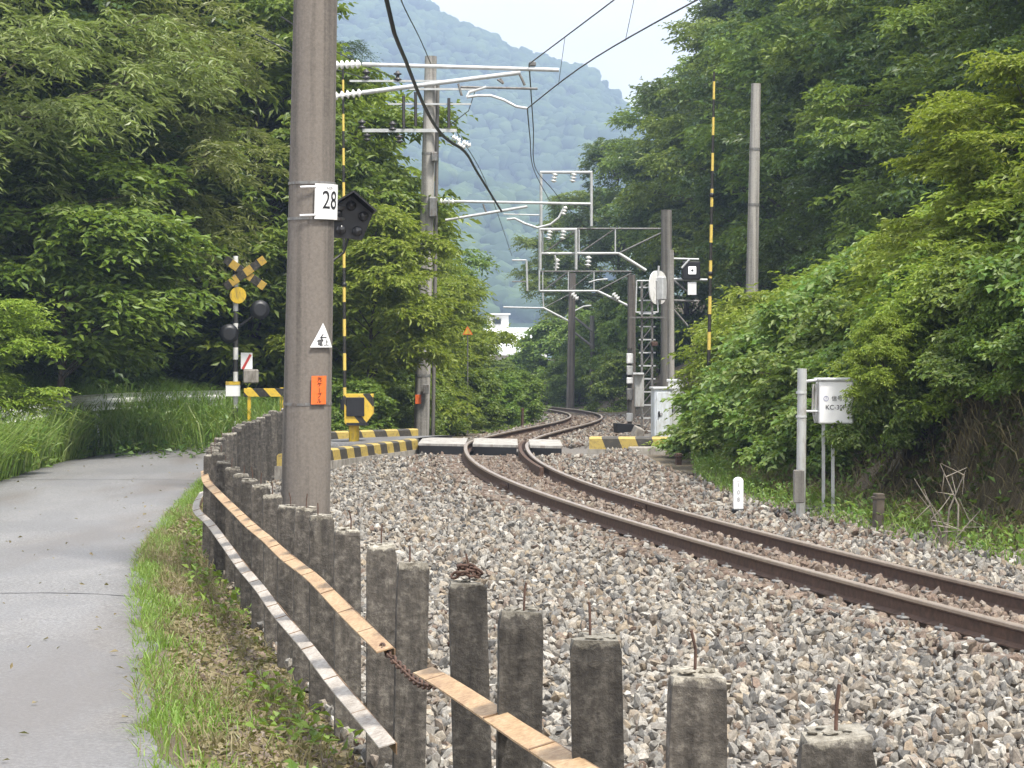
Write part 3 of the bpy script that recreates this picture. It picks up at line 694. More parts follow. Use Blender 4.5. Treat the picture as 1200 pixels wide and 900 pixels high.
wrap_text('電', .06, M['ink'], a0 + (a1 - a0) * .38, z0 + .038, tri); wrap_text('上', .06, M['ink'], a0 + (a1 - a0) * .66, z0 + .038, tri)
og, a0, a1, z0, z1 = curved_plate('orange_tag', 367, 382, 440, 473, M['orange'])
for k, ch in enumerate('光ケーブル'): wrap_text('|' if ch == 'ー' else ch, .046, M['ink'], (a0 + a1) / 2, z1 - .03 - k * .047, og)

# pentagon warning signal on a bracket behind the pole
sg = thing('warning_signal', 'black pentagon signal head with five dark lamps beside the thick pole', 'signal')
sc_ = P(410, 257, 20.6); sz = .215
pent = [(math.sin(2 * math.pi * k / 5 + .08) * sz, math.cos(2 * math.pi * k / 5 + .08) * sz) for k in range(5)]
Mx = Matrix(((1, 0, 0), (0, 0, -1), (0, 1, 0))) @ Matrix.Identity(3)
fm = Matrix.Rotation(.18, 3, 'Z') @ Matrix(((1, 0, 0), (0, 0, 1), (0, 1, 0)))
MB().prism(pent, 0, .10, fm, sc_).build('signal_housing', M['black'], sg)
fr = fm @ Vector((0, 0, 1))
hood = MB()
for k in range(-1, 2):
    a, b = Vector(pent[k - 1 + 1]), Vector(pent[(k + 1) % 5])
for (a, b) in ((pent[4], pent[0]), (pent[0], pent[1])):
    o_ = [fm @ Vector((a[0] * s_, a[1] * s_, 0)) for s_ in (1.0, 1.09)] + [fm @ Vector((b[0] * s_, b[1] * s_, 0)) for s_ in (1.0, 1.09)]
    q = fr * -.16 + Vector((0, 0, .02)); e = fr * .10
    V = [sc_ + v + e for v in (o_[0], o_[1], o_[3], o_[2])] + [sc_ + v + q for v in (o_[0], o_[1], o_[3], o_[2])]
    hood.add(V, [(0, 1, 2, 3), (7, 6, 5, 4), (0, 4, 5, 1), (1, 5, 6, 2), (2, 6, 7, 3), (3, 7, 4, 0)])
hood.build('signal_hood', M['black'], sg)
for k in range(5):
    a = 2 * math.pi * k / 5 + .08 ; c = sc_ + fm @ Vector((math.sin(a) * .125, math.cos(a) * .125, -.002))
    MB().lathe([(.045, 0), (.046, .02), (.038, .028), (.02, .036), (.004, .04)], c, -fr, 14).build('lamp_lens', M['lens'], sg)
MB().tube([sc_ + Vector((0, .05, -.12)), sc_ + Vector((-.06, .05, -.3)), sc_ + Vector((-.16, .0, -.38)), sc_ + Vector((-.22, -.4, -.42))], .012, 6).build('signal_cable', M['rubber'], sg)
MB().tube([sc_ + fr * .08, sc_ + Vector((-.28, -.35, .0))], .02, 8).tube([sc_ + fr * .08 + Vector((0, 0, .1)), sc_ + Vector((-.28, -.35, .1))], .02, 8).build('bracket', M['galv_dark'], sg)

def insulator(p, ax, L_, r, mat, parent, n=5, name='insulator'):
    prof = [(r * .35, 0)]
    for k in range(n):
        z = L_ * (k + .5) / n; w_ = L_ / n
        prof += [(r * .4, z - w_ * .35), (r, z - w_ * .12), (r * .95, z + w_ * .05), (r * .4, z + w_ * .3)]
    prof += [(r * .35, L_)]
    return MB().lathe(prof, p, ax, 10).build(name, mat, parent)
def pole_line(b, t, r0, r1, name, label, cat='utility pole', mat='pole', group=None, bands=()):
    root = thing(name, label, cat, group); b = Vector(b); t = Vector(t)
    MB().tube([b.lerp(t, k / 8) for k in range(9)], [r0 + (r1 - r0) * k / 8 for k in range(9)], 20).build('shaft', M[mat], root)
    for z in bands:
        q = (z - b.z) / (t.z - b.z); c = b.lerp(t, q); r = r0 + (r1 - r0) * q + .008
        MB().tube([c - Vector((0, 0, .03)), c + Vector((0, 0, .03))], r, 16).build('steel_band', M['galv_dark'], root)
    return root

# ---- catenary pole standing behind the thick pole, its cantilever reaching over the track
cA = pole_line((-2.95, 33.3, -.9), (-2.85, 33.3, 8.0), .17, .135, 'catenary_pole', 'slim catenary pole directly behind the thick pole carrying the longest cantilever arm', 'catenary pole', bands=(5.9, 5.45))
D = 33
pt_t = P(398, 75, D); pt_e = P(655, 82, D)
MB().tube([pt_t + Vector((.33, 0, -.005)), pt_e], .030, 10).build('top_tube', M['galv'], cA)
insulator(Vector((-2.74, 33.2, pt_t.z)), (pt_t - Vector((-2.74, 33.2, pt_t.z))) + Vector((.33, 0, 0)), .58, .065, M['porcelain'], cA, 7)
lo_t = P(398, 112, D); lo_e = P(610, 85, D)
dd = (lo_e - lo_t).normalized()
MB().tube([lo_t + dd * .33, lo_e], .033, 10).build('stay_tube', M['galv'], cA)
insulator(lo_t - dd * .25, dd, .58, .065, M['porcelain'], cA, 7)
MB().tube([P(540, 102, D), P(630, 104, D)], .018, 8).build('registration_tube', M['galv_dark'], cA)
for a, b in (((537, 98), (541, 112)), ((608, 85), (615, 100)), ((586, 92), (590, 98)), ((590, 98), (583, 93))):
    MB().tube([P(*a, D), P(*b, D)], .02, 6).build('hanger', M['galv_dark'], cA)
MB().tube([P(*q, D) for q in ((547, 114), (550, 108), (570, 102))], .022, 8).build('steady_link', M['galv'], cA)
MB().tube([P(*q, D) for q in ((547, 114), (560, 112), (575, 112), (590, 117), (605, 125), (618, 127))], .02, 8).build('steady_arm', M['galv'], cA)
MB().box(P(624, 75, D), (.10, .08, .07), bev=.015).build('messenger_clamp', M['galv_dark'], cA)

# ---- second catenary pole, with cross-arms and insulators
pD2 = 54.
b2 = P(493, 512, pD2); t2 = P(505, 66, pD2); b2.z -= .6
c2 = pole_line(b2, t2, .19, .14, 'catenary_pole', 'round concrete catenary pole with cross-arms and rows of insulators', 'catenary pole', 'pole_pale', bands=(P(0, 180, pD2).z, P(0, 237, pD2).z, P(0, 440, pD2).z))
MB().tube([P(507, 500, pD2 + .1) - Vector((0, 0, .8)), P(513, 100, pD2 + .1)], .045, 8).build('cable_duct', M['pole_dark'], c2)
for (x0, y0), (x1, y1), th in (((410, 96), (540, 94), .03), ((425, 152), (535, 154), .05), ((455, 124), (552, 120), .025), ((480, 105), (560, 104), .03)):
    MB().box((P(x0, y0, pD2 - .2) + P(x1, y1, pD2 - .2)) / 2, ((x1 - x0) * pD2 / FPX, .07, th * 1.6)).build('cross_arm', M['galv'], c2)
for x, y, l in ((429, 88, .26), (466, 90, .26), (424, 146, .24), (460, 148, .24), (430, 160, .2), (468, 162, .2)):
    insulator(P(x, y + 6, pD2 - .2), (0, 0, 1), l, .10, M['insul_dark'], c2, 2)
for x, y0, y1 in ((473, 112, 150), (526, 115, 150), (487, 108, 148)):
    MB().tube([P(x, y0, pD2 - .25), P(x, y1, pD2 - .25)], .04, 6).build('dropper_rod', M['insul_dark'], c2)
for k, (x, y) in enumerate(((530, 160), (536, 168), (542, 166))):
    insulator(P(x, y, pD2 - .2), (.6, 0, -.35), .22, .075, M['porcelain'], c2, 3)
MB().box(P(509, 184, pD2 - .2), (.16, .2, .24), bev=.03).build('junction_box', M['galv_dark'], c2)
MB().box(P(507, 243, pD2 - .2), (.20, .25, .5), bev=.04).build('arm_fixing', M['galv_dark'], c2)
tp = P(515, 236, pD2); te = P(692, 239, pD2)
MB().tube([tp + Vector((.32, 0, 0)), te], .032, 8).build('top_tube', M['galv'], c2); insulator(tp, te - tp, .36, .075, M['porcelain'], c2, 4)
lp = P(522, 258, pD2); le = P(618, 242, pD2)
MB().tube([lp, le], .034, 8).build('stay_tube', M['galv'], c2)
MB().tube([P(566, 239, pD2), P(570, 250, pD2)], .025, 6).build('hanger', M['galv_dark'], c2)
MB().tube([P(590, 251, pD2), P(632, 252, pD2)], .018, 6).build('registration_tube', M['galv'], c2)
MB().tube([P(*q, pD2) for q in ((594, 257), (603, 256), (615, 262), (630, 267), (645, 263), (655, 255), (661, 243))], .028, 8).build('steady_arm', M['galv'], c2)
insulator(P(660, 252, pD2), (.3, 0, 1), .22, .06, M['porcelain'], c2, 3)
npz = link('number_plate', MB().box(P(500, 406, pD2 - .22), (.2, .02, .26), bev=.004).mesh('number_plate', M['plate_white']), c2)
lettering('TIE', .085, M['ink'], c2, P(500, 406, pD2 - .235))
MB().box(P(490, 468, pD2 - .22), (.14, .02, .22), bev=.004).build('orange_tag', M['orange'], c2)
MB().box(P(499, 456, pD2 - .3), (.14, .12, .22), bev=.01).build('switch_box', M['galv_dark'], c2)

# ---- pole on the right bank
pole_line(P(879, 450, 50), P(886, 98, 50), .15, .105, 'concrete_pole', 'bare pale concrete pole rising from bright bushes right of the track', 'utility pole', 'pole_pale', bands=(P(0, 175, 50).z, P(0, 240, 50).z))

# ---- truss beams over the far track
def truss(D, pole_px, pole_top, ztopbeam, chord_x, ybot, knee, frames, label, pr=.16, mat='pole_dark'):
    pb_ = P(pole_px, 0, D); zb = float(ground(pb_.x, D)) - .5
    root = pole_line((pb_.x, D, zb), (pb_.x, D, P(0, pole_top, D).z), pr, pr * .85, 'catenary_pole', label, 'catenary pole', mat)
    x0, x1, xk = chord_x
    MB().tube([P(x0, ztopbeam, D), P(pole_px, ztopbeam, D)], .028, 6).build('upper_chord', M['galv_dark'], root)
    MB().tube([P(x0, ybot, D), P(xk, ybot, D)], .036, 8).build('lower_chord', M['galv'], root)
    MB().tube([P(xk, ybot, D), P(*knee, D)], .045, 8).build('knee_brace', M['galv'], root)
    for xa in np.linspace(x0 + 4, xk - 4, 3):
        MB().tube([P(xa, ztopbeam, D), P(xa, ybot, D)], .024, 6).build('web_post', M['galv'], root)
    xs = np.linspace(x0 + 4, xk - 4, 3)
    for i in range(2): MB().tube([P(xs[i], ybot, D), P(xs[i + 1], ztopbeam, D)], .02, 6).build('web_diagonal', M['galv_dark'], root)
    MB().tube([P(xk, ybot, D), P(pole_px, ztopbeam + 2, D)], .028, 6).build('web_diagonal', M['galv_dark'], root)
    for (fx0, fx1, fy0, fy1) in frames:
        f = MB().tube([P(fx0, fy1, D - .1), P(fx0, fy0, D - .1)], .045, 6).tube([P(fx1, fy1, D - .1), P(fx1, fy0, D - .1)], .045, 6).tube([P(fx0 - 1, fy0, D - .1), P(fx1 + 1, fy0, D - .1)], .045, 6).build('support_frame', M['galv'], root)
        for q in (.28, .66):
            insulator(P(fx0 + (fx1 - fx0) * q, fy0 + 1, D - .1), (-.2, 0, -1), .26, .09, M['porcelain'], f, 3)
    return root
tA = truss(62, 781, 246, 268, (632, 0, 725), 297, (757, 317), [(634, 693, 202, 265), (633, 675, 269, 316)], 'dark catenary pole with truss beam and two tall white hanging frames', .17)
for x, y in ((653, 303), (690, 300)): insulator(P(x, y, 61.9), (-.1, 0, -1), .3, .09, M['porcelain'], tA, 3)
MB().tube([P(*q, 61.8) for q in ((651, 317), (652, 306), (650, 299))], .03, 6).build('drop_arm', M['galv'], tA)
MB().tube([P(*q, 61.8) for q in ((690, 331), (700, 328), (712, 327))], .025, 6).build('steady_arm', M['galv'], tA)
tB = truss(80, 740, 322, 318, (632, 0, 700), 341, (742, 361), [], 'catenary pole with truss beam below the white frames beside dark woods', .16, 'pole')
MB().tube([P(*q, 79.8) for q in ((674, 364), (684, 359), (693, 358))], .03, 6).build('steady_arm', M['galv'], tB)
for x in (670, 718): insulator(P(x, 344, 79.9), (.6, 0, -.6), .3, .10, M['porcelain'], tB, 3)
MB().tube([P(632, 268, 79.5), P(632, 341, 79.5)], .035, 6).build('drop_arm', M['galv'], tB)
tC = thing('catenary_pole', 'far concrete catenary pole beside the bend with a short bracket arm', 'catenary pole')
DC = 116.
b_ = P(668, 477, DC); t_ = P(671, 320, DC); b_.z -= .6
MB().tube([b_.lerp(t_, k / 5) for k in range(6)], [.21 - .008 * k for k in range(6)], 16).build('shaft', M['pole'], tC)
MB().tube([P(590, 360, DC), P(637, 361, DC)], .05, 6).build('bracket_tube', M['galv'], tC)
MB().tube([P(637, 361, DC), P(668, 377, DC)], .06, 6).build('knee_brace', M['galv'], tC)
MB().tube([P(637, 361, DC), P(636, 343, DC)], .04, 6).build('web_post', M['galv'], tC)
MB().tube([P(637, 361, DC), P(671, 343, DC)], .03, 6).build('web_diagonal', M['galv_dark'], tC)
MB().tube([P(618, 341, DC), P(617, 305, DC)], .06, 6).tube([P(617, 305, DC), P(600, 305, DC)], .05, 6).build('support_frame', M['galv'], tC)
MB().tube([P(600, 330, DC), P(618, 330, DC)], .04, 6).build('support_bar', M['galv_dark'], tC)
for a, b in (((671, 370), (694, 388)), ((671, 388), (693, 405))): MB().tube([P(*a, DC), P(*b, DC)], .07, 6).build('stay_strut', M['galv_dark'], tC)
pb_ = P(694, 0, DC + 1); pole_line((pb_.x, DC + 1, -2.4), P(694, 370, DC + 1), .14, .12, 'stay_post', 'short dark stay post propping the far catenary pole', 'post', 'pole_dark')

# ---- wires
def wire(label, pts, r, name='overhead_wire', mat='wire', dens=True, grp=None):
    o = MB().tube(densify(pts, 1.0) if dens else pts, r, 6).build(name, M[mat]); return tag(o, label, 'wire', grp)
def ctr(y, z, off=0): return (float(XC(y)) + off, y, z)
mA = Vector(P(620, 75, D)); kA = Vector(P(618, 127, D))
wire('thin messenger wire above the contact wire, sloping down from the sky', [(3.6, 14, 6.25), (2.35, 20, 6.05), (1.15, 27, 5.93), mA], .009)
w_c = wire('contact wire sloping down to the longest cantilever arm', [(3.55, 14, 5.32), (2.25, 20, 5.28), (1.0, 27, 5.30), kA], .009)
wire('pair wire dropping behind the longest cantilever arm towards the frames', [kA, P(621, 160, 44), P(626, 200, 55), P(650, 245, 62)], .010)
wire('messenger wire with clamps dropping towards the white frames', [mA, P(625, 150, 44), P(628, 198, 56), P(655, 232, 62), P(690, 290, 80), P(640, 340, DC)], .010)
for yv in (15.5, 20.5, 25.5, 30):
    q = (yv - 14) / (33 - 14); a = Vector((np.interp(yv, [14, 20, 27, 33], [3.6, 2.35, 1.15, mA.x]), yv, np.interp(yv, [14, 20, 27, 33], [6.25, 6.05, 5.93, mA.z]))); b = Vector((np.interp(yv, [14, 20, 27, 33], [3.55, 2.25, 1.0, kA.x]), yv, np.interp(yv, [14, 20, 27, 33], [5.32, 5.28, 5.30, kA.z])))
    tag(MB().tube([a, b], .004, 5).build('dropper_wire', M['wire']), 'short vertical dropper wire between messenger and contact wire', 'wire', 'dropper wires')
for k, q in enumerate(((624, 85, 34), (624, 104, 35), (626, 139, 41), (627, 170, 49))):
    pass
wire('thick black cable swooping from the thick pole down to the cross-arm pole', [big_pole(7.2) + Vector((.2, .2, 0)), P(453, 0, 22), P(475, 70, 25), P(500, 130, 30), P(520, 160, 34), P(545, 178, 38.5), P(560, 203, 43), P(588, 248, 53.5)], .024, 'black_cable', 'rubber')
wire('thin wire leading up and away from the top of the cross-arm pole', [P(505, 75, 53.8), P(492, 45, 44), P(470, 0, 34), P(452, -60, 27), big_pole(7.6) + Vector((.1, .2, 0))], .011)
for k, (a, b) in enumerate((((429, 92), (300, 40)), ((466, 93), (330, 20)))):
    wire(('upper' if k else 'lower') + ' feeder wire running from the dark insulators behind the thick pole', [P(*a, 54), P((a[0] + b[0]) / 2, (a[1] + b[1]) / 2 + 6, 40), P(*b, 30)], .010)
wire('thin wire from the cross-arm pole end down to its top tube', [P(557, 106, 53.8), P(549, 130, 53.8), P(520, 152, 53.8)], .012)
wire('thin feeder wire passing beyond the cross-arm pole over the green trees', [P(535, 154, 54), P(570, 215, 80), P(600, 300, DC)], .012)

# ------------------------------------------------------------------ crossing equipment, left
def barrier_arm(label, base, top, r=.034, arm_top=True):
    base = Vector(base); top = Vector(top); root = thing('barrier_arm', label, 'barrier', None, base)
    root.rotation_euler = (top - base).to_track_quat('Z', 'Y').to_euler(); L_ = (top - base).length
    MB().tube([(0, 0, 0), (0, 0, L_ * .5), (0, 0, L_)], [r, r * .85, r * .6], 10).build('striped_pole', M['yel_blk_v'], root)
    MB().lathe([(r * 1.5, -.06), (r * 1.6, .0), (r * 1.6, .12), (r * 1.1, .16)], (0, 0, 0), n=10).build('arm_socket', M['black'], root)
    for z in (.35, .6): MB().lathe([(r * 1.1, z * L_), (r * 1.5, z * L_ + .02), (r * 1.5, z * L_ + .06), (r * 1.1, z * L_ + .08)], (0, 0, 0), n=8).build('arm_light', M['black'], root)
    return root
la = P(404, 474, 44); barrier_arm('raised black and yellow barrier arm behind the yellow gate machine', la, P(402, 80, 44))
gm = thing('gate_machine', 'yellow and black barrier machine box on a post beside the crossing', 'barrier machine')
c = P(421, 480, 43.6); g0 = float(ground(c.x, c.y))
MB().prism([(-.22, -.30), (.10, -.30), (.27, -.08), (.27, .30), (-.27, .30), (-.27, -.24)], -.2, .2, Matrix(((1, 0, 0), (0, 0, 1), (0, 1, 0))), c).build('housing', M['yel_blk_mach'], gm)
MB().box(c + Vector((-.06, -.215, .06)), (.34, .02, .36), bev=.006).build('access_panel', M['black'], gm)
MB().tube([(c.x - .1, c.y, g0 - .3), (c.x - .1, c.y, c.z - .29)], .10, 12).build('pedestal', M['yellow'], gm)
MB().box(c + Vector((-.02, -.22, -.27)), (.42, .03, .05)).build('black_band', M['black'], gm)
MB().tube([la + Vector((-.02, .0, -.1)), la + Vector((-.02, 0, .1))], .07, 10).tube([la, c + Vector((-.1, .1, .05))], .04, 8).build('pivot', M['black'], gm)

cs = thing('crossing_signal', 'leafy crossing signal post with yellow and black crossbuck and paired lamps', 'crossing signal')
DS = 47.
b = P(276, 470, DS); gz_ = float(ground(b.x, DS))
MB().tube([(b.x, DS, gz_ - .4), P(276, 300, DS)], .055, 12).build('mast', M['wht_blk_v'], cs)
for k, a in enumerate((.62, -.62)):
    c = P(287, 320, DS - .1 - .03 * k); o = MB().box((0, 0, 0), (1.0, .02, .17), bev=.004).build('crossbuck_board', M['yel_blk_cross'], cs); o.location = c; o.rotation_euler = (0, a, 0)
MB().lathe([(.17, 0), (.17, .02)], P(279, 346, DS - .1), (0, -1, 0), 20).build('round_plate', M['yellow'], cs)
for x, y in ((303, 363), (267, 391)):
    c = P(x, y, DS - .25); MB().lathe([(.12, .25), (.2, .22), (.2, .18), (.15, .16), (.15, -.1), (.13, -.12)], c, (.25, -1, 0), 18).build('lamp_hood', M['black'], cs)
    MB().lathe([(.13, 0), (.09, .04), (.02, .06)], c + Vector((.02, -.08, 0)), (.25, -1, 0), 16).build('lamp_lens', M['lens'], cs)
MB().tube([P(262, 395, DS), P(308, 363, DS)], .03, 8).build('lamp_bracket', M['black'], cs)
pl_ = MB().box(P(289, 423, DS - .12), (.24, .02, .34), bev=.004).build('notice_plate', M['plate_white'], cs)
MB().box(P(289, 424, DS - .135), (.05, .008, .34), Euler((0, .5, 0))).build('red_slash', M['red'], pl_)
MB().box(P(294, 441, DS - .15), (.30, .22, .28), bev=.02).build('relay_box', M['concrete'], cs)
pl_ = MB().box(P(273, 456, DS - .12), (.30, .02, .30), bev=.004).build('warning_plate', M['plate_white'], cs)
MB().box(P(273, 449, DS - .134), (.30, .008, .07)).build('yellow_band', M['yellow'], pl_)
gb = thing('guard_board', 'diagonal striped yellow and black guard board beside the crossing signal post', 'barrier')
o = MB().box((0, 0, 0), (.95, .03, .17), bev=.004).build('striped_board', M['yel_blk_x'], gb); o.location = P(313, 460, DS - .5)
for x in (292, 330):
    q = P(x, 460, DS - .46); MB().box((q.x, q.y, q.z - .35), (.07, .05, .9), bev=.005).build('board_post', M['yellow'], gb)

# right barrier arm
barrier_arm('raised black and yellow barrier arm standing out of the bright bushes on the right', P(830, 452, 42), P(837, 84, 42), .034)

# ------------------------------------------------------------------ signal equipment, right of the far track
DE = 58.
pole_line((P(787, 0, DE).x, DE, -1), P(786, 293, DE), .085, .08, 'signal_post', 'pale slim concrete post carrying the black square signal', 'post', 'pole_pale')
sq = thing('square_signal', 'black square signal with lit white square and white plate on bracket arms', 'signal')
c = P(810, 317, DE - .1)
MB().box(c, (.46, .12, .46), bev=.02).build('backboard', M['black'], sq)
lit, n_, b_s = mat_new('signal_light'); b_s.inputs['Base Color'].default_value = (.8, .8, .8, 1); b_s.inputs['Emission Color'].default_value = (1, 1, 1, 1); b_s.inputs['Emission Strength'].default_value = .35
i_ = MB().box(c + Vector((.02, -.075, 0)), (.20, .03, .20), bev=.02).build('indicator', lit, sq)
MB().box(c + Vector((.02, -.095, 0)), (.055, .012, .055), Euler((0, .785, 0))).build('indicator_mark', M['ink'], i_)
MB().box(P(811, 338, DE - .1), (.22, .02, .33), bev=.004).build('white_plate', M['plate_white'], sq)
MB().tube([P(787, 303, DE), P(819, 304, DE)], .03, 6).tube([P(787, 327, DE), P(829, 328, DE)], .035, 6).tube([P(799, 314, DE - .15), P(808, 304, DE - .15)], .03, 6).build('bracket', M['galv'], sq)
for a, b in (((789, 328), (806, 342)), ((789, 352), (818, 353)), ((789, 362), (806, 382))): MB().tube([P(*a, DE), P(*b, DE)], .03, 6).build('stay', M['galv_dark'], sq)
disc = thing('signal_disc', 'white rounded signal backplate on a lattice mast beside the track', 'signal')
c = P(771, 337, DE - .3)
dm = Matrix.Rotation(.95, 3, 'Z') @ Matrix(((1, 0, 0), (0, 0, 1), (0, 1, 0)))
poly = [(.42 * math.copysign(abs(math.cos(q)) ** .8, math.cos(q)), .43 * math.copysign(abs(math.sin(q)) ** .8, math.sin(q))) for q in [2 * math.pi * k / 28 for k in range(28)]]
MB().prism(poly, -.015, .015, dm, c).build('backplate', M['white_paint'], disc)
MB().box(c + dm @ Vector((-.02, -.02, -.12)), (.2, .2, .6), Matrix.Rotation(.95, 3, 'Z'), bev=.03).build('lamp_case', M['galv'], disc)
MB().tube([c + Vector((0, -.05, .3)), c + Vector((.02, -.05, .55))], .03, 6).build('vent_pipe', M['galv'], disc)
fr_ = [P(746, 329, DE - .4), P(771, 329, DE - .4), P(771, 366, DE - .4), P(745, 366, DE - .4)]
cage = thing('lattice_mast', 'grey lattice signal mast with small working cage and rungs beside cabinets', 'mast')
for k in range(4): MB().tube([fr_[k], fr_[(k + 1) % 4]], .022, 6).build('cage_bar', M['galv'], cage)
zb = float(ground(P(758, 0, DE).x, DE)) - .3; xm = P(758, 0, DE - .3).x; zt = P(0, 330, DE).z
for sx in (-.13, .13):
    for sy in (-.13, .13): MB().box((xm + sx, DE - .3 + sy, (zb + zt) / 2), (.045, .045, zt - zb)).build('mast_leg', M['galv_dark'], cage)
z = zb + .4; k = 0
while z < zt:
    MB().box((xm, DE - .44, z), (.42, .025, .035)).build('rung', M['galv'], cage)
    MB().tube([(xm - .13, DE - .44, z), (xm + .13, DE - .44, min(zt, z + .33))], .014, 5).build('lattice_bar', M['galv_dark'], cage)
    z += .33
MB().box(P(758, 372, DE - .3), (.9, .5, .04)).build('platform', M['galv_dark'], cage)
MB().box(P(767, 403, DE - .5), (.16, .14, .12), bev=.02).build('lamp', M['rust'], cage)
rb = thing('relay_box', 'grey metal relay box strapped to the lattice signal mast', 'box')
MB().box(P(749, 457, DE - .6), (.24, .2, .86), bev=.02).build('case', M['box_grey'], rb)
MB().box(P(748, 438, DE - .7), (.28, .24, .05), bev=.01).build('lid', M['galv'], rb)
sc2 = thing('signal_column', 'slender dark signal column with stacked white units left of lattice mast', 'signal')
q = P(738, 0, DE); zb = float(ground(q.x, DE)) - .3
MB().tube([(q.x, DE, zb), P(738, 408, DE)], .06, 10).build('mast', M['pole_dark'], sc2)
for y_, h_, mt in ((420, .26, 'white_paint'), (434, .24, 'box_grey'), (446, .16, 'white_paint'), (462, .3, 'galv_dark'), (489, .22, 'white_paint')):
    MB().box(P(738, y_, DE - .12), (.17, .16, h_), bev=.02).build('signal_unit', M[mt], sc2)
def cabinet(label, px, y0, y1, wpx, D, depth, mat, yaw):
    c = P(px, (y0 + y1) / 2, D); h = (y1 - y0) * D / FPX; wd = wpx * D / FPX; g = float(ground(c.x, D)) - .1; top = c.z + h / 2
    root = thing('trackside_cabinet', label, 'cabinet', None, (c.x, D, g)); root.rotation_euler = (0, 0, yaw); H = top - g
    MB().box((0, 0, H / 2 + .05), (wd, depth, H - .1), bev=.015).build('body', M[mat], root)
    MB().box((0, 0, H + .02), (wd + .06, depth + .06, .05), bev=.01).build('roof_cap', M['galv'], root)
    d_ = MB().box((0, -depth / 2 - .008, H / 2 + .08), (wd - .07, .02, H - .26), bev=.006).build('door', M[mat], root)
    MB().box((-wd * .25, -depth / 2 - .03, H * .62), (.03, .03, .12), bev=.005).build('handle', M['black'], d_)
    MB().lathe([(.03, 0), (.03, .015)], (-wd * .12, -depth / 2 - .02, H * .62), (0, -1, 0), 10).build('lock', M['ink_grey'], d_)
    MB().box((0, 0, .02), (wd + .1, depth + .1, .1)).build('plinth', M['concrete'], root)
    return root
cabinet('pale blue-grey trackside cabinet with small dark lock behind the yellow kerb', 775, 456, 514, 21, 45.2, .4, 'cabinet', .12)
cabinet('taller white trackside cabinet half hidden by bright bushes', 792, 447, 514, 18, 45.6, .4, 'white_paint', -.05)
tr = thing('cable_trough', 'dark broken cable trough lid lying on the ballast by the crossing', 'trough')
MB().prism([(-.28, 0), (.30, .04), (.26, .18), (-.30, .22)], -.12, .12, Matrix.Rotation(.3, 3, 'Z') @ Matrix(((1, 0, 0), (0, 0, 1), (0, 1, 0))), P(735, 507, 52)).build('lid', M['black'], tr)
MB().box(P(747, 507, 51.6), (.2, .3, .25), Euler((.2, .4, .3)), bev=.02).build('rubble', M['concrete'], tr)

# ------------------------------------------------------------------ small trackside things on the right
def gpt(px, py, D): # point on the ground under this bearing
    p = P(px, py, D); return Vector((p.x, D, float(ground(p.x, D))))
dp = thing('distance_post', 'short white marker post with black foot and small lettering beside the ballast', 'marker post')
q = gpt(865, 592, 27.3); H = .47
MB().box((q.x, q.y, q.z - .05), (.13, .13, .34), bev=.01).build('black_foot', M['black'], dp)
o = MB().prism([(-.058, -.05), (.058, -.05), (.058, .05), (-.058, .05)], 0, .34, None, (q.x, q.y, q.z + .12)).lathe([(.058, 0), (.05, .02), (.02, .035)], (q.x, q.y, q.z + .46), n=12).build('white_head', M['plate_white'], dp)
for k, ch in enumerate('108'): lettering(ch, .07, M['ink_grey'], o, (q.x, q.y - .053, q.z + .40 - k * .085))
def stake(label, px, y0, y1, D, w_, mat='rust', name='stake'):
    a = P(px, y0, D); g = float(ground(a.x, D)) - .2; o = thing(name, label, 'post', None, (a.x, D, g))
    MB().box((0, 0, (a.z - g) / 2), (w_, w_, a.z - g), Euler((.02, .02, .3)), bev=.008).build('shaft', M[mat], o)
    MB().box((0, 0, a.z - g - .05), (w_ + .02, w_ + .02, .03), Euler((.02, .02, .3)), bev=.004).build('cap', M[mat], o)
stake('short rusty stake standing below the cabinets at the ballast edge', 795, 531, 560, 38, .09)
stake('dark wooden stump post among weeds at the foot of the bank', 1029, 578, 615, 24.5, .10, 'bark')
stake('thin dark stake beside the left hedge near the cross-arm pole', 612, 478, 500, 68, .07, 'rust')
gp = thing('steel_post', 'grey steel tube post with bolted bands beside the leafy equipment box', 'post')
q = gpt(938, 585, 26.5)
MB().tube([(q.x, q.y, q.z - .3), P(940, 432, 26.5)], .055, 14).build('tube', M['box_grey'], gp)
for y_ in (460, 488): c = P(939, y_, 26.5); MB().tube([c - Vector((0, 0, .012)), c + Vector((0, 0, .012))], .063, 14).build('band', M['galv'], gp)
MB().box(P(936, 570, 26.3), (.12, .1, .38), bev=.01).build('base_block', M['pole_dark'], gp)
eb = thing('equipment_box', 'white lettered equipment box on green steel legs half covered by vines', 'equipment box')
c = P(978, 471, 26.6)
MB().box(c, (.40, .3, .50), bev=.015).build('case', M['plate_white'], eb)
MB().box(c + Vector((0, 0, .265)), (.44, .36, .03), bev=.008).build('lid', M['galv'], eb)
lettering('ⓘ', .07, M['ink_blue'], eb, c + Vector((-.12, -.153, .04))); lettering('信号用', .065, M['ink'], eb, c + Vector((.04, -.153, .04))); lettering('KC-30F', .075, M['ink'], eb, c + Vector((-.01, -.153, -.06)))
for sx in (-.13, -.02):
    MB().box((c.x + sx, c.y, (c.z - .25 + float(ground(c.x, c.y)) - .2) / 2), (.035, .035, c.z - .25 - float(ground(c.x, c.y)) + .2)).build('leg', M['galv'], eb)
for k in range(3): MB().tube([P(953 + 3 * k, 450, 26.5), P(952 + 3 * k, 480, 26.5), P(955 + 2 * k, 495, 26.55)], .013, 6).build('conduit', M['box_grey'], eb)
MB().tube([P(944, 447, 26.5), P(972, 444, 26.5)], .02, 6).tube([P(944, 482, 26.5), P(962, 482, 26.5)], .016, 6).build('bracket', M['galv'], eb)

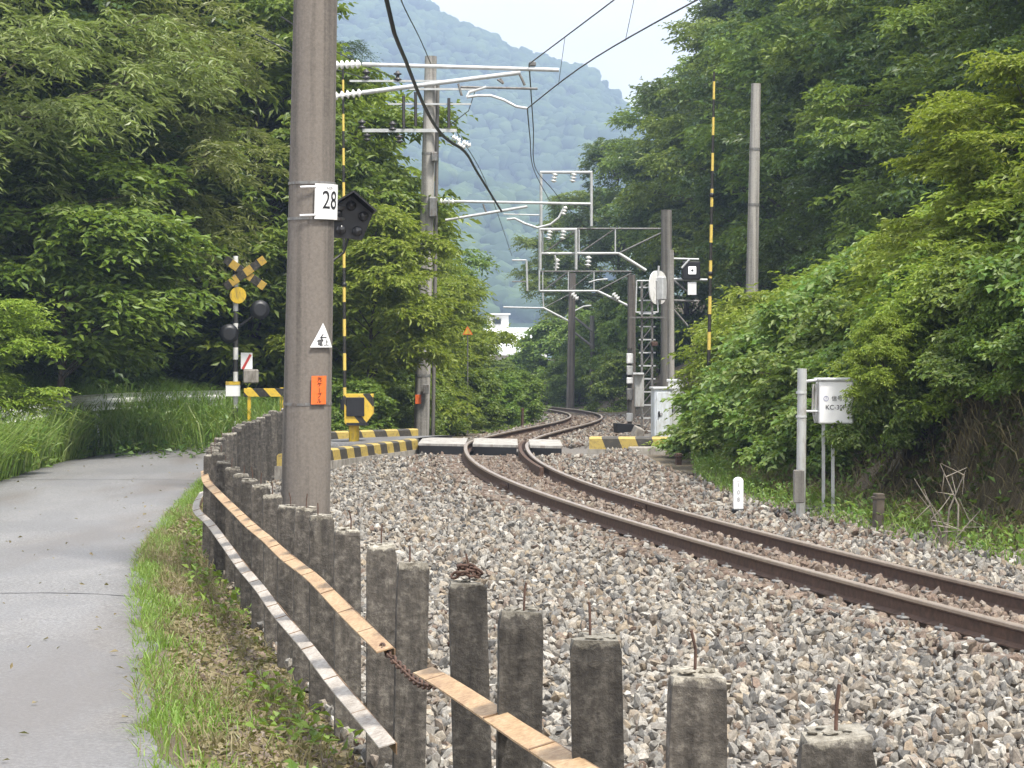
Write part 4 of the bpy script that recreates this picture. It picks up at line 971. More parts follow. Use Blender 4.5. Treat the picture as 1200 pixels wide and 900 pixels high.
# warning triangle on the left hedge
ws = thing('warning_sign', 'tiny orange triangular warning sign on a thin pole against green trees', 'sign')
c = P(548, 388, 66); s_ = .15
MB().prism([(-s_, -s_ * .7), (s_, -s_ * .7), (0, s_)], -.01, .01, Matrix(((1, 0, 0), (0, 0, 1), (0, 1, 0))), c).build('plate', M['orange'], ws)
MB().prism([(-s_ * .7, -s_ * .54), (s_ * .7, -s_ * .54), (0, s_ * .66)], -.014, -.012, Matrix(((1, 0, 0), (0, 0, 1), (0, 1, 0))), c).build('face', M['yellow'], ws)
MB().tube([(c.x, c.y + .03, float(ground(c.x, 66)) - .3), c + Vector((0, .03, -.05))], .02, 6).build('pole', M['galv_dark'], ws)

# white guard rail in the roadside grass
gr = thing('guard_rail', 'white corrugated guard rail almost swallowed by tall roadside grass', 'guard rail')
gl = [(-9.05, 39.9), (-9.0, 42), (-8.95, 45), (-8.6, 47.8), (-7.7, 49.9), (-6.4, 51.0)]
prof = [(.0, .17), (-.05, .13), (-.05, .07), (.0, .03), (.0, -.03), (-.05, -.07), (-.05, -.13), (.0, -.17)]
V = []; pts = densify([(x, y, .60) for x, y in gl], .5)
for i, p in enumerate(pts):
    t = (pts[min(i + 1, len(pts) - 1)] - pts[max(i - 1, 0)]).normalized(); sd = Vector((-t.y, t.x, 0))
    for a, b in prof: V.append(p - sd * a + Vector((0, 0, b)))
    for a, b in reversed(prof): V.append(p - sd * a + sd * .006 + Vector((0, 0, b)))
k = 16
MB().add(V, [(i * k + j, i * k + (j + 1) % k, (i + 1) * k + (j + 1) % k, (i + 1) * k + j) for i in range(len(pts) - 1) for j in range(k)]).build('beam', M['white_paint'], gr)
for x, y in gl: MB().tube([(x - .12, y + .1, -.6), (x - .12, y + .1, .72)], .06, 10).build('guard_post', M['white_paint'], gr)

# ------------------------------------------------------------------ vegetation
def nrmz(a): return a / np.maximum(1e-9, np.linalg.norm(a, axis=-1, keepdims=True))
def leaf_arrays(c, ax, nr, L_, W_, fold=.18, droop=.15):
    ax = nrmz(ax); sd = nrmz(np.cross(nr, ax)); up = nrmz(np.cross(ax, sd)); L_ = L_[:, None]; W_ = W_[:, None]
    mid = c + ax * L_ * .45
    v = np.stack([c, mid + sd * W_ * .5 + up * W_ * fold, c + ax * L_ - up * L_ * droop, mid - sd * W_ * .5 + up * W_ * fold], 1).reshape(-1, 3)
    n = len(c); o = (np.arange(n) * 4)[:, None]
    f = np.concatenate([o + np.array([[0, 2, 1]]), o + np.array([[0, 3, 2]])], 1).reshape(-1, 3)
    return v, f
def sprays(r, c, d, size, T_, m_, leafL, leafW, droop=.25, fan=1.2, jit=.45, tilt=.0):
    """every spray is a fan of T_ twigs, every twig m_ leaves in two rows"""
    n = len(c); d = nrmz(d)
    sd = nrmz(np.cross(d, np.array([0, 0, 1.0]) + r.normal(0, .12, (n, 3)))); up = np.cross(sd, d)
    ph = np.linspace(-fan, fan, T_)[None, :] + r.normal(0, .18, (n, T_))
    tw = d[:, None, :] * np.cos(ph)[..., None] + sd[:, None, :] * np.sin(ph)[..., None] + up[:, None, :] * r.normal(tilt, .22, (n, T_))[..., None]
    ln = size[:, None] * r.uniform(.6, 1.1, (n, T_)) * (1 - .25 * np.abs(ph) / fan)
    t = (np.arange(m_) + .6) / m_
    pos = c[:, None, None, :] + tw[:, :, None, :] * (ln[..., None] * t)[..., None] * 1.0
    pos[..., 2] -= droop * (ln[..., None] * t * t)
    pos += r.normal(0, .02, pos.shape) * size[:, None, None, None]
    side = np.where(np.arange(m_) % 2 == 0, 1.0, -1.0)
    cross = nrmz(np.cross(tw, np.array([0, 0, 1.0])))
    ax = tw[:, :, None, :] * .75 + cross[:, :, None, :] * side[None, None, :, None] * .8
    ax = ax + r.normal(0, .25, ax.shape); ax[..., 2] -= .25
    nr = np.zeros_like(ax); nr[..., 2] = 1; nr += r.normal(0, jit, nr.shape) + .25 * d[:, None, None, :]
    k = n * T_ * m_
    return leaf_arrays(pos.reshape(k, 3), ax.reshape(k, 3), nr.reshape(k, 3), leafL * r.uniform(.65, 1.25, k), leafW * r.uniform(.7, 1.2, k))
PROT = {}
def proto(key, seed, H, zb, Rr, lobes, per, size, T_, m_, lL, lW, mat, prof='round', trunk=.16, droop=.25, lean=.3, fill=.15, flat=.45, stems=1, jit=.45, twigs=True):
    r = np.random.default_rng(seed); rr = random.Random(seed)
    t = r.random(lobes) if prof != 'cone' else r.random(lobes) ** 1.3
    th = r.uniform(0, 2 * np.pi, lobes)
    if prof == 'cone': rad = (1 - t) ** .8 * Rr
    elif prof == 'bush': rad = np.sqrt(np.maximum(0, 1 - (t * .98) ** 2.2)) * Rr
    else: rad = np.sin(np.pi * (.16 + .80 * t)) ** .7 * Rr
    rad *= r.uniform(.75, 1.15, lobes)
    q = r.random(lobes) ** .4
    lc = np.stack([np.cos(th) * rad * q, np.sin(th) * rad * q, zb + (H - zb) * t], 1)
    lc[:, 0] += lean * lc[:, 2] / H
    rl = Rr * (.30 if prof != 'cone' else .22) * r.uniform(.7, 1.3, lobes)
    n = lobes * per; li = np.repeat(np.arange(lobes), per)
    off = nrmz(r.normal(size=(n, 3))) * (r.random(n) ** .45)[:, None] * rl[li][:, None]; off[:, 2] *= flat
    c = lc[li] + off
    nf = int(n * fill)
    tf = r.random(nf); thf = r.uniform(0, 6.283, nf); rf = Rr * .8 * np.sqrt(r.random(nf)) * (np.sin(np.pi * (.15 + .8 * tf)) if prof != 'cone' else (1 - tf))
    c = np.concatenate([c, np.stack([np.cos(thf) * rf + lean * .5, np.sin(thf) * rf, zb + (H - zb) * tf * .96], 1)])
    c[:, 2] = np.maximum(c[:, 2], .05)
    d = c - np.array([lean * .5, 0, 0]); d[:, 2] = 0; d = nrmz(d + r.normal(0, .35 * Rr * .3, d.shape)); d[:, 2] = r.uniform(-.35, .25, len(c))
    s = size * r.uniform(.7, 1.25, len(c))
    v, f = sprays(r, c, d, s, T_, m_, lL, lW, droop, jit=jit)
    crown = npmesh('crown', v, f, M[mat])
    mb = MB()
    if stems == 1:
        path = [Vector((lean * (k / 7) ** 1.5 + rr.uniform(-.06, .06) * (k > 0), rr.uniform(-.08, .08) * (k > 0), -.5 + (H * .92 + .5) * k / 7)) for k in range(8)]
        mb.tube(path, [trunk * (1.25 if k == 0 else 1) * (1 - k / 8.2) for k in range(8)], 9)
    else:
        path = None
    for i in range(lobes):
        e = Vector(lc[i]); 
        if stems == 1:
            z0 = max(zb * .55, min(H * .8, e.z - rr.uniform(.25, .6) * math.hypot(e.x, e.y) - .3)); b = Vector((lean * (z0 / H) ** 1.5, 0, z0))
            r0 = max(.02, trunk * .38 * (1 - z0 / H))
        else:
            if i % 2: continue
            b = Vector((rr.uniform(-.4, .4) * Rr * .5, rr.uniform(-.4, .4) * Rr * .5, -.2)); r0 = .022
        m1 = b.lerp(e, .5) + Vector((rr.uniform(-.2, .2), rr.uniform(-.2, .2), .12 * (e - b).length))
        mb.tube([b, m1, e], [r0, r0 * .6, r0 * .2], 5, cap=False)
        if twigs:
            for j in range(3):
                k = i * per + rr.randrange(per); mb.tube([m1.lerp(e, rr.random()), Vector(c[k])], [r0 * .35 + .003, .004], 4, cap=False)
    PROT[key] = (crown, mb.mesh('trunk', M['bark']), 'trunk' if stems == 1 else 'stems')
proto('mid', 1, 12, 2.6, 4.2, 46, 20, .8, 5, 6, .24, .115, 'leaf_mid')
proto('mid2', 2, 11, 1.6, 3.8, 42, 20, .8, 5, 6, .23, .11, 'leaf_mid', lean=-.5)
proto('olive', 3, 11, 3.2, 4.4, 60, 24, .66, 5, 8, .21, .052, 'leaf_olive', droop=.5, jit=.6)
proto('dark', 4, 13, .8, 4.2, 54, 20, .8, 5, 6, .25, .125, 'leaf_dark', fill=.25)
proto('conifer', 5, 13, 1.5, 2.7, 80, 12, .6, 6, 9, .11, .022, 'leaf_conifer', prof='cone', droop=.45, lean=.05, jit=.7)
proto('bright', 6, 6.5, .3, 2.5, 38, 18, .66, 5, 7, .19, .075, 'leaf_bright', trunk=.08)
proto('bright_high', 16, 6.0, 2.3, 2.0, 28, 18, .6, 5, 7, .18, .072, 'leaf_bright', trunk=.07)
proto('mid_high', 17, 7.0, 2.4, 2.6, 34, 18, .7, 5, 6, .2, .10, 'leaf_mid', trunk=.09)
proto('shrub', 7, 3.2, .1, 1.9, 26, 18, .6, 4, 8, .165, .068, 'leaf_bright', prof='bush', stems=6, flat=.6)
proto('shrub2', 8, 2.6, .05, 1.7, 24, 18, .5, 5, 6, .16, .095, 'leaf_weed', prof='bush', stems=6, flat=.6)
proto('shrub_dark', 9, 3.0, .05, 1.8, 26, 18, .55, 5, 6, .17, .10, 'leaf_mid', prof='bush', stems=6, flat=.6)
def plant(key, x, y, h, label, cat, group, name, rot=None, z=None, wide=1.0, dz=-.1):
    crown, trunk, tn = PROT[key]; base = {'mid': 12, 'mid2': 11, 'olive': 11, 'dark': 13, 'conifer': 13, 'bright': 6.5, 'bright_high': 6.0, 'mid_high': 7.0, 'shrub': 3.2, 'shrub2': 2.6, 'shrub_dark': 3.0}[key]
    s = h / base; g = float(np.clip(ground(x, y), -8, 26)) if z is None else z
    root = thing(name, label, cat, group, (x, y, g + dz)); root.scale = (s * wide, s * wide, s); root.rotation_euler = (0, 0, rnd.uniform(0, 6.28) if rot is None else rot)
    for nm, me in (('crown' if tn == 'trunk' else 'foliage', crown), (tn, trunk)):
        o = bpy.data.objects.new(nm, me); COL.objects.link(o); o.parent = root
    return root
# left woods
plant('olive', -12.0, 45.5, 12.0, 'olive green narrow-leaved tree overhanging the lane and grass', 'tree', None, 'deciduous_tree', .4)
plant('olive', -9.9, 50.8, 11.5, 'olive tree with drooping sprays leaning over the lane bend', 'tree', None, 'deciduous_tree', 2.2)
plant('mid_high', -8.95, 45.4, 6.4, 'leafy overhanging tree half hiding the crossbuck at the lane bend', 'tree', None, 'deciduous_tree', 2.0, wide=1.2)
plant('mid', -6.3, 55.0, 11.0, 'mid green layered tree behind the crossing signal', 'tree', None, 'deciduous_tree', 1.2)
plant('bright', -5.9, 57.5, 10.2, 'tall yellow-green tree just left of the thick pole', 'tree', None, 'deciduous_tree', 1.9)
for x, y, h in ((-10.2, 56, 13), (-13.5, 52, 14), (-11.4, 50, 12), (-8.6, 57.5, 12), (-15.2, 62, 14), (-13.0, 60, 14), (-9, 63, 13), (-17, 57, 15), (-17, 48, 13), (-12.5, 68, 14), (-20, 64, 15), (-7.2, 66, 10)):
    plant('dark', x, y, h, 'dark shaded tree in the wood behind the lane', 'tree', 'dark trees of the left wood', 'woodland_tree')
plant('mid2', -14.2, 46, 10, 'dark trunked tree standing in shade behind the guard rail', 'tree', None, 'woodland_tree')
plant('bright_high', -3.25, 51.2, 5.4, 'bright green layered young tree in front of the cross-arm pole', 'tree', None, 'bright_tree', .7)
plant('conifer', -7.0, 67, 14, 'tall dark conifer rising between the left wood and thick pole', 'tree', None, 'conifer_tree')
plant('conifer', -5.2, 74, 12.6, 'dark conifer just right of the thick pole', 'tree', None, 'conifer_tree')
plant('bright', -9.6, 38.5, 3.1, 'bright yellow-green young tree in the roadside grass by the guard rail', 'shrub', None, 'roadside_shrub', 1.0, wide=1.2)
for x, y, h, k in ((-3.9, 61, 6.2, 'bright'), (-3.0, 68, 5.6, 'bright'), (-5.1, 58, 5.4, 'bright'), (-2.4, 75, 5.6, 'bright'), (-5.6, 66, 7.5, 'bright'), (-2.7, 84, 4.4, 'bright'), (-3.6, 84, 7.6, 'bright')):
    plant(k, x, y, h, 'bright green layered tree lining the far left side of the track', 'tree', 'bright trees left of the far track', 'bright_tree')
for x, y, h in ((-6.6, 84, 10.5), (-4.8, 98, 10), (-9.5, 96, 12), (-6.5, 122, 10), (-4.8, 118, 7.0), (-12, 112, 13)):
    plant('mid2', x, y, h, 'hazy mid green tree behind the bright trees left of the track', 'tree', 'hazy trees left of the far track', 'background_tree')
for x, y, h in ((-2.6, 55.5, 1.5), (-2.9, 58, 1.9), (-2.3, 61, 1.7), (-1.9, 64.5, 1.8), (-1.3, 69, 1.9), (-.6, 74, 1.8), (.1, 80, 1.9), (.3, 88, 1.5), (-1.7, 92, 1.9), (-3.4, 50, 1.6), (-4.2, 51.5, 1.8)):
    plant('shrub_dark', x, y, h, 'low green hedge shrub along the left edge of the far ballast', 'shrub', 'hedge shrubs left of the far track', 'hedge_shrub')
# trees beyond the bend
for x, y, h in ((2.6, 132, 4.6), (4.2, 126, 4.6), (5.6, 118, 4.4), (.9, 138, 3.0), (6.3, 110, 4.0), (-1.9, 142, 2.6), (5.2, 104, 2.6), (-2.6, 128, 3.0), (-.6, 131, 2.6), (3.3, 122, 2.6)):
    plant('shrub_dark', x, y, h, 'rounded green bush closing the view beyond the track bend', 'shrub', 'bushes beyond the bend', 'far_bush')
for x, y, h, k in ((6.6, 138, 12.5, 'dark'), (10.0, 130, 15.5, 'mid'), (9.0, 117, 13.5, 'dark'), (4.4, 150, 11, 'mid'), (11.8, 112, 16.5, 'dark'), (10.6, 102, 14, 'mid'), (14.4, 104, 17, 'dark'), (11.6, 92, 14.5, 'dark'), (14.8, 90, 17, 'mid'), (16, 120, 18, 'dark')):
    plant(k, x, y, h, {'dark': 'tall dark broadleaf tree on the hillside right of the track bend', 'mid': 'tall mid green tree among darker ones on the hillside by the bend'}[k], 'tree', 'tall trees right of the bend', 'hillside_tree', wide=.95)
for x, y, h, k in ((11.9, 82, 14, 'mid2'), (14.4, 77, 16, 'dark'), (11.3, 72, 11.5, 'dark'), (12.6, 66, 13, 'mid'), (15, 68, 16, 'dark'), (10.8, 61, 10, 'dark'), (13.0, 57, 12.5, 'dark'), (15.4, 58, 15, 'dark'), (10.4, 53, 9, 'mid2'), (12.7, 49, 11, 'dark'), (15.5, 50, 14, 'dark'), (10.8, 45, 8.5, 'dark'), (13.4, 42, 11, 'dark'), (16, 44, 13, 'dark'), (11.4, 38.5, 8.5, 'dark'), (14, 36, 10, 'olive')):
    plant(k, x, y, h, {'dark': 'dense dark tree on the steep bank above the bright bushes', 'mid': 'mid green layered tree on the bank above the square signal', 'mid2': 'mid green tree on the bank behind the bare pale pole', 'olive': 'olive narrow-leaved tree topping the bank above the earth face'}[k], 'tree', 'dense trees above the right bank', 'hillside_tree')
# bright shrubs on the right bank
for x, y, h, k in ((5.0, 46, 2.9, 'shrub'), (5.9, 48.5, 2.9, 'shrub'), (4.5, 42.6, 2.4, 'shrub'), (5.6, 43, 2.7, 'shrub'), (4.55, 38.8, 2.3, 'shrub2'), (5.6, 39.5, 2.5, 'shrub'), (4.4, 36.2, 2.2, 'shrub2'), (5.5, 36.2, 2.3, 'shrub2'), (6.4, 37.5, 2.4, 'shrub'), (4.45, 33.6, 2.1, 'shrub2'), (5.5, 33.2, 2.2, 'shrub2'), (4.6, 31.0, 1.9, 'shrub2'), (5.6, 31.0, 2.1, 'shrub'), (6.6, 34, 2.4, 'shrub'), (7.4, 41, 2.6, 'shrub'), (7.2, 46, 2.9, 'shrub'), (4.3, 29.6, 1.6, 'shrub2'), (3.9, 39.8, 1.7, 'shrub2')):
    plant(k, x, y, h, {'shrub': 'bright shrub with long narrow leaflets around the right barrier arm', 'shrub2': 'pale green broad-leaved shrub along the ballast by the marker post'}[k], 'shrub', 'bright shrubs on the right bank', 'bank_shrub')
for x, y, h, k, w_ in ((6.9, 31, 2.7, 'shrub', 1.1), (6.3, 27.6, 1.9, 'shrub', 1.15), (7.0, 28.2, 2.6, 'shrub', 1.0), (7.9, 29, 3.4, 'bright', 1.2), (5.5, 27.6, 1.7, 'shrub', 1.1), (6.5, 24.6, 1.9, 'shrub2', 1.0), (7.2, 25.2, 2.6, 'shrub', 1.0), (6.1, 29.6, 2.2, 'shrub', 1.05), (6.6, 22.4, 1.9, 'shrub2', 1.0), (8.4, 33, 3.6, 'bright', 1.1), (7.6, 26.6, 3.2, 'bright', 1.1), (6.45, 27.9, 3.3, 'bright', 1.1), (7.0, 24.2, 3.0, 'bright', 1.0)):
    plant(k, x, y, h, {'shrub': 'yellow-green shrub with long leaflets arching over the equipment box', 'shrub2': 'pale broad-leaved shrub hanging over the bare earth bank', 'bright': 'tall yellow-green sapling on top of the earth bank'}[k], 'shrub', 'tall shrubs over the earth bank', 'bank_shrub', wide=w_)
for x, y, h, k in ((5.45, 25.3, 1.25, 'shrub2'), (5.8, 23.8, 1.2, 'shrub2'), (6.2, 22.4, 1.2, 'shrub'), (6.7, 20.9, 1.2, 'shrub2'), (5.1, 26.8, 1.5, 'shrub'), (7.2, 19.4, 1.2, 'shrub')):
    plant(k, x, y, h, 'low leafy shrub spilling over the lip of the earth bank', 'shrub', 'shrubs on the lip of the earth bank', 'bank_shrub')
plant('shrub2', 4.35, 26.45, 1.15, 'vine clump climbing over the side of the white equipment box', 'shrub', None, 'vine_clump', .3, dz=.65, wide=.75)
plant('shrub', 4.25, 26.2, .9, 'trailing yellow-green vine hanging over the top of the white equipment box', 'shrub', None, 'vine_clump', 1.3, dz=1.35, wide=.8)
for x, y, h in ((5.35, 26.4, 1.5), (5.65, 24.9, 1.1), (5.0, 28.6, 1.5), (6.05, 23.2, 1.2), (6.5, 21.7, 1.3), (5.3, 27.6, 1.6), (6.9, 20.3, 1.3)):
    plant('shrub_dark', x, y, h, 'dark green vine clump hanging on the shaded earth bank', 'shrub', 'vine clumps on the earth bank', 'vine_clump')

# ground cover, as surfaces of leaves nobody could count
def cover(name, key, xs, ys_, zoff, L_, W_, label, cat, up=.5, seed=1, flat=False):
    r = np.random.default_rng(seed); n = len(xs); z = ground(xs, ys_)
    c = np.stack([xs, ys_, z + zoff * r.random(n)], 1)
    ax = r.normal(size=(n, 3)); ax[:, 2] = ax[:, 2] * .3 + (0 if flat else up)
    nr = r.normal(0, .4, (n, 3)); nr[:, 2] += 1
    v, f = leaf_arrays(c, ax, nr, L_ * r.uniform(.5, 1.3, n), W_ * r.uniform(.6, 1.3, n))
    return tag(link(name, npmesh(name, v, f, M[key])), label, cat, kind='stuff')
def blades(name, key, xs, ys_, h, w_, label, seed=2, bendy=.5, zoff=0):
    r = np.random.default_rng(seed); n = len(xs); z = ground(xs, ys_) - .01 + zoff; b = np.stack([xs, ys_, z], 1)
    h = h * r.uniform(.45, 1.25, n); a = r.uniform(0, 6.283, n); d = np.stack([np.cos(a), np.sin(a), np.zeros(n)], 1); sd = np.stack([-np.sin(a), np.cos(a), np.zeros(n)], 1)
    a2 = r.uniform(0, 6.283, n); sd = np.stack([np.cos(a2), np.sin(a2), np.zeros(n)], 1)
    bd = (bendy * r.uniform(.2, 1.2, n))[:, None]; hh = h[:, None]; up = np.array([0, 0, 1.0])
    ww = (w_ * r.uniform(.6, 1.3, n))[:, None]
    m1 = b + up * hh * .5 + d * hh * bd * .18; m2 = b + up * hh * (.88 - .1 * bd) + d * hh * bd * .55; tp_ = b + up * hh * (1.0 - .35 * bd) + d * hh * bd * 1.05
    v = np.stack([b - sd * ww * .5, b + sd * ww * .5, m1 - sd * ww * .5, m1 + sd * ww * .5, m2 - sd * ww * .32, m2 + sd * ww * .32, tp_], 1).reshape(-1, 3)
    o = (np.arange(n) * 7)[:, None]; f = np.concatenate([o + np.array([[0, 1, 3]]), o + np.array([[0, 3, 2]]), o + np.array([[2, 3, 5]]), o + np.array([[2, 5, 4]]), o + np.array([[4, 5, 6]])], 1).reshape(-1, 3)
    return tag(link(name, npmesh(name, v, f, M[key])), label, 'grass', kind='stuff')
r_ = np.random.default_rng(55)
def pick(n, y0, y1, xf, dens=None):
    Y = r_.uniform(y0, y1, n); X = xf(Y, r_.random(n)); 
    if dens is not None:
        k = dens(X, Y) > r_.random(n); X, Y = X[k], Y[k]
    return X, Y
# right bank leaf cover and weeds
X_, Y_ = pick(52000, 15, 60, lambda Y, q: XC(Y) + bank_u(Y) - .35 + q ** 1.3 * 9, lambda X, Y: np.where((Y < 27) & (X - XC(Y) - bank_u(Y) > .2) & (X - XC(Y) - bank_u(Y) < 1.9), .34, .9) * (.35 + .65 * (vnoise(X, Y, .7, 9) > .35)) * np.where(X - XC(Y) - bank_u(Y) < .9, .35, 1))
cover('bank_leaves', 'leaf_mid', X_, Y_, .22, .12, .075, 'green leaf cover spread over the right bank', 'ground cover', seed=3)
X_, Y_ = pick(13000, 15, 62, lambda Y, q: XC(Y) + bank_u(Y) - .75 + q * 1.2, lambda X, Y: (.2 + .8 * (vnoise(X, Y, .8, 4) > .45)) * np.where((Y < 26.5) & (X - XC(Y) - bank_u(Y) > .1), .2, 1))
cover('trackside_weeds', 'leaf_weed', X_, Y_, .26, .07, .03, 'low pale green weeds along the right edge of the ballast', 'weeds', up=.9, seed=4)
X_, Y_ = pick(6000, 15, 50, lambda Y, q: XC(Y) + bank_u(Y) - .7 + q * .95)
blades('bank_grass', 'grass', X_, Y_, .22, .010, 'thin grass along the foot of the right bank', 5, .8)
X_, Y_ = pick(14000, 15, 40, lambda Y, q: XC(Y) + bank_u(Y) - .2 + q * 2.2)
blades('bank_roots', 'dry', X_, Y_, .32, .010, 'dry brown roots and stalks hanging on the earth bank', 6, 1.2)
n = 1500; Y0 = r_.uniform(15, 27.5, n); K_ = 6; d0 = r_.uniform(.7, 1.25, n); d1 = d0 - r_.uniform(.25, .95, n); tt = np.linspace(0, 1, K_)
dd_ = d0[:, None] + (d1 - d0)[:, None] * tt; YY = Y0[:, None] + np.cumsum(r_.normal(0, .035, (n, K_)), 1); XX = XC(YY) + bank_u(YY) + dd_; ZZ = ground(XX, YY) + .03 + .05 * r_.random((n, 1))
XX = XX - .04; cc = np.stack([XX, YY, ZZ], -1); wv = np.stack([np.full(n, .2), np.full(n, 1.0), np.zeros(n)], 1) * r_.uniform(.004, .013, n)[:, None]
vv = np.stack([cc - wv[:, None], cc + wv[:, None]], 2).reshape(-1, 3); b0_ = (np.arange(n) * K_ * 2)[:, None] + (np.arange(K_ - 1) * 2)[None]; b0_ = b0_.reshape(-1)
tag(link('hanging_roots', npmesh('hanging_roots', vv, np.stack([b0_, b0_ + 1, b0_ + 3, b0_ + 2], 1), M['dry'])), 'brown roots and dry vine strands trailing down the earth bank', 'roots', kind='stuff')
X_, Y_ = pick(9000, 15, 28, lambda Y, q: XC(Y) + bank_u(Y) + .25 + q * 1.1, lambda X, Y: (vnoise(X, Y * 1.6, .35, 19) > .52) * 1.0)
cover('bank_vines', 'leaf_dark', X_, Y_, .12, .10, .06, 'dark vine leaves clinging in patches to the earth bank', 'vines', up=-.4, seed=23)
# left roadside tall grass
def lx(Y, q): return np.where(Y < 46, road_c(Y) - 1.62 - q ** 1.2 * 4.2, -7.5 + (q - .5) * 7)
X_, Y_ = pick(46000, 22, 47, lx, lambda X, Y: (.4 + .6 * (vnoise(X, Y, .8, 14) > .4)) * np.where((X > -9.3) & (Y > 38.5) & (Y < 43.5), .3, 1))
blades('roadside_grass', 'grass', X_, Y_, 1.1, .022, 'tall bright grass overgrowing the left side of the lane', 7, .9)
X_ = r_.uniform(-11.5, -3.6, 17000); Y_ = r_.uniform(47.6, 53, 17000); ok = (Y_ > 48.9 + np.minimum(0, (X_ + 7.6)) * .9) & ((X_ < -4.5) | (Y_ > 49.5)); 
blades('lane_end_grass', 'grass', X_[ok], Y_[ok], 1.15, .02, 'tall grass bank closing the far bend of the lane', 8, .9)
X_, Y_ = pick(34000, 20, 50, lambda Y, q: lx(Y, q), lambda X, Y: .2 + .8 * (vnoise(X, Y, 1.1, 24) > .5))
cover('roadside_weeds', 'leaf_weed', X_, Y_, .75, .17, .075, 'leafy weeds mixed into the left roadside grass', 'weeds', up=.7, seed=9)
X_, Y_ = pick(14000, 44, 75, lambda Y, q: -4.5 - q * 14, None)
cover('wood_floor', 'leaf_dark', X_, Y_, .3, .16, .09, 'dark leafy undergrowth on the floor of the left wood', 'undergrowth', seed=10)
# verge between lane and fence
def vx(Y, q): return road_c(Y) + 1.6 + q * (fence_x(Y) - road_c(Y) - 1.66)
def vq(X, Y): return (X - road_c(Y) - 1.6) / np.maximum(.05, fence_x(Y) - road_c(Y) - 1.66)
X_, Y_ = pick(42000, 6.5, 41, vx, lambda X, Y: np.clip(.95 - 1.75 * vq(X, Y) + 1.3 * (vnoise(X, Y, .55, 31) - .5), .03, 1))
blades('verge_grass', 'grass', X_, Y_, .11, .0065, 'short bright grass on the verge between lane and fence', 11, .9)
X_, Y_ = pick(13000, 6.5, 30, vx, lambda X, Y: (vnoise(X, Y, .7, 33) > .55) * 1.0)
blades('verge_straw', 'dry', X_, Y_, .13, .006, 'dry straw coloured stalks among the verge grass', 12, 1.1)
X_, Y_ = pick(15000, 6.5, 34, lambda Y, q: vx(Y, .25 + .78 * q))
cover('leaf_litter', 'dry', X_, Y_, .03, .06, .035, 'brown leaf litter along the foot of the fence', 'leaf litter', up=.0, seed=13, flat=True)
X_, Y_ = pick(1500, 6.5, 30, lambda Y, q: vx(Y, .6 + .45 * q), lambda X, Y: (vnoise(X, Y, .9, 41) > .5) * 1.0)
cover('fence_weeds', 'leaf_mid', X_, Y_, .16, .075, .045, 'small leafy weeds growing at the foot of the fence', 'weeds', up=.6, seed=14)
X_, Y_ = pick(130, 6.5, 42, lambda Y, q: road_c(Y) + 1.6 - 3.2 * q ** 2.2)
rd = cover('road_leaves', 'dry', X_, Y_, .004, .05, .03, 'dry leaves blown onto the asphalt lane', 'leaf litter', seed=15, flat=True); rd.location.z = .075
# loose stones of the verge
n = 3200; Y_ = r_.uniform(6.5, 30, n); X_ = vx(Y_, .40 + .62 * r_.random(n)); S_ = r_.uniform(.012, .045, n); A_ = r_.uniform(0, 6.28, (n, 3)); tm_ = r_.integers(0, 14, n)
vv = np.einsum('nij,nkj->nki', rotm(A_), T[tm_]) * S_[:, None, None] + np.stack([X_, Y_, ground(X_, Y_) + .004], 1)[:, None, :]
tag(link('verge_gravel', npmesh('verge_gravel', vv.reshape(-1, 3), (IF[None] + (np.arange(n) * 12)[:, None, None]).reshape(-1, 3), M['stone_rust'])), 'loose stones and debris lying along the foot of the fence', 'gravel', kind='stuff')

# dead shrub against the earth bank
ds = thing('dead_shrub', 'bare dead grey shrub with long twigs against the earth bank', 'shrub')
q0 = gpt(1112, 640, 22.6)
for k in range(7):
    a = rnd.uniform(-1.1, 1.1); L_ = rnd.uniform(.35, 1.05); e = Vector((math.sin(a) * L_ * .7, rnd.uniform(-.25, .1), L_ * math.cos(a * .8)))
    b = q0 + Vector((rnd.uniform(-.12, .12), 0, -.1)); m1 = b.lerp(b + e, .5) + Vector((rnd.uniform(-.1, .1), 0, .08)); mb = MB().tube([b, m1, b + e], [.014, .010, .003], 5)
    for j in range(3):
        s0 = m1.lerp(b + e, rnd.random()); mb.tube([s0, s0 + Vector((rnd.uniform(-.25, .25), rnd.uniform(-.1, .1), rnd.uniform(-.2, .25)))], [.006, .002], 4)
    mb.build('twig', M['twig_dead'], ds)
# small fallen branch piece on the ballast edge
fb = thing('wood_piece', 'small broken piece of brown wood lying on the near ballast', 'wood')
c = P(1188, 872, 12.0); c.z = float(ground(c.x, c.y)) + .08
MB().tube([c - Vector((.14, .03, .0)), c, c + Vector((.16, .05, .02))], [.02, .026, .016], 7).build('log', M['bark'], fb)

# ------------------------------------------------------------------ far house
hs = thing('white_house', 'white house with pale roof glimpsed through the foliage beyond the bend', 'house')
DH = 175.; xh, zh = P(592, 0, DH).x, -5.5
MB().box((xh - .3, DH + 4, (zh + .7) / 2 ), (7.0, 7, .7 - zh)).build('wall', M['wall_white'], hs)
rf = MB().add([(xh - 3.2, DH, .55), (xh + 3.0, DH, .55), (xh + 2.6, DH + 4, 2.6), (xh - 3.2, DH + 4, 2.6), (xh - 3.2, DH + 8.2, .55), (xh + 3.0, DH + 8.2, .55), (xh - 3.2, DH, .45), (xh + 3.0, DH, .45), (xh - 3.2, DH + 8.2, .45), (xh + 3.0, DH + 8.2, .45)], [(0, 1, 2, 3), (3, 2, 5, 4), (0, 6, 7, 1), (4, 5, 9, 8), (1, 7, 9, 5, 2), (0, 3, 4, 8, 6), (6, 8, 9, 7)]).build('roof', M['roof'], hs)
up_ = MB().box((xh - .6, DH + 5.5, 2.7), (1.7, 3, 1.8)).build('upper_wall', M['wall_white'], hs)
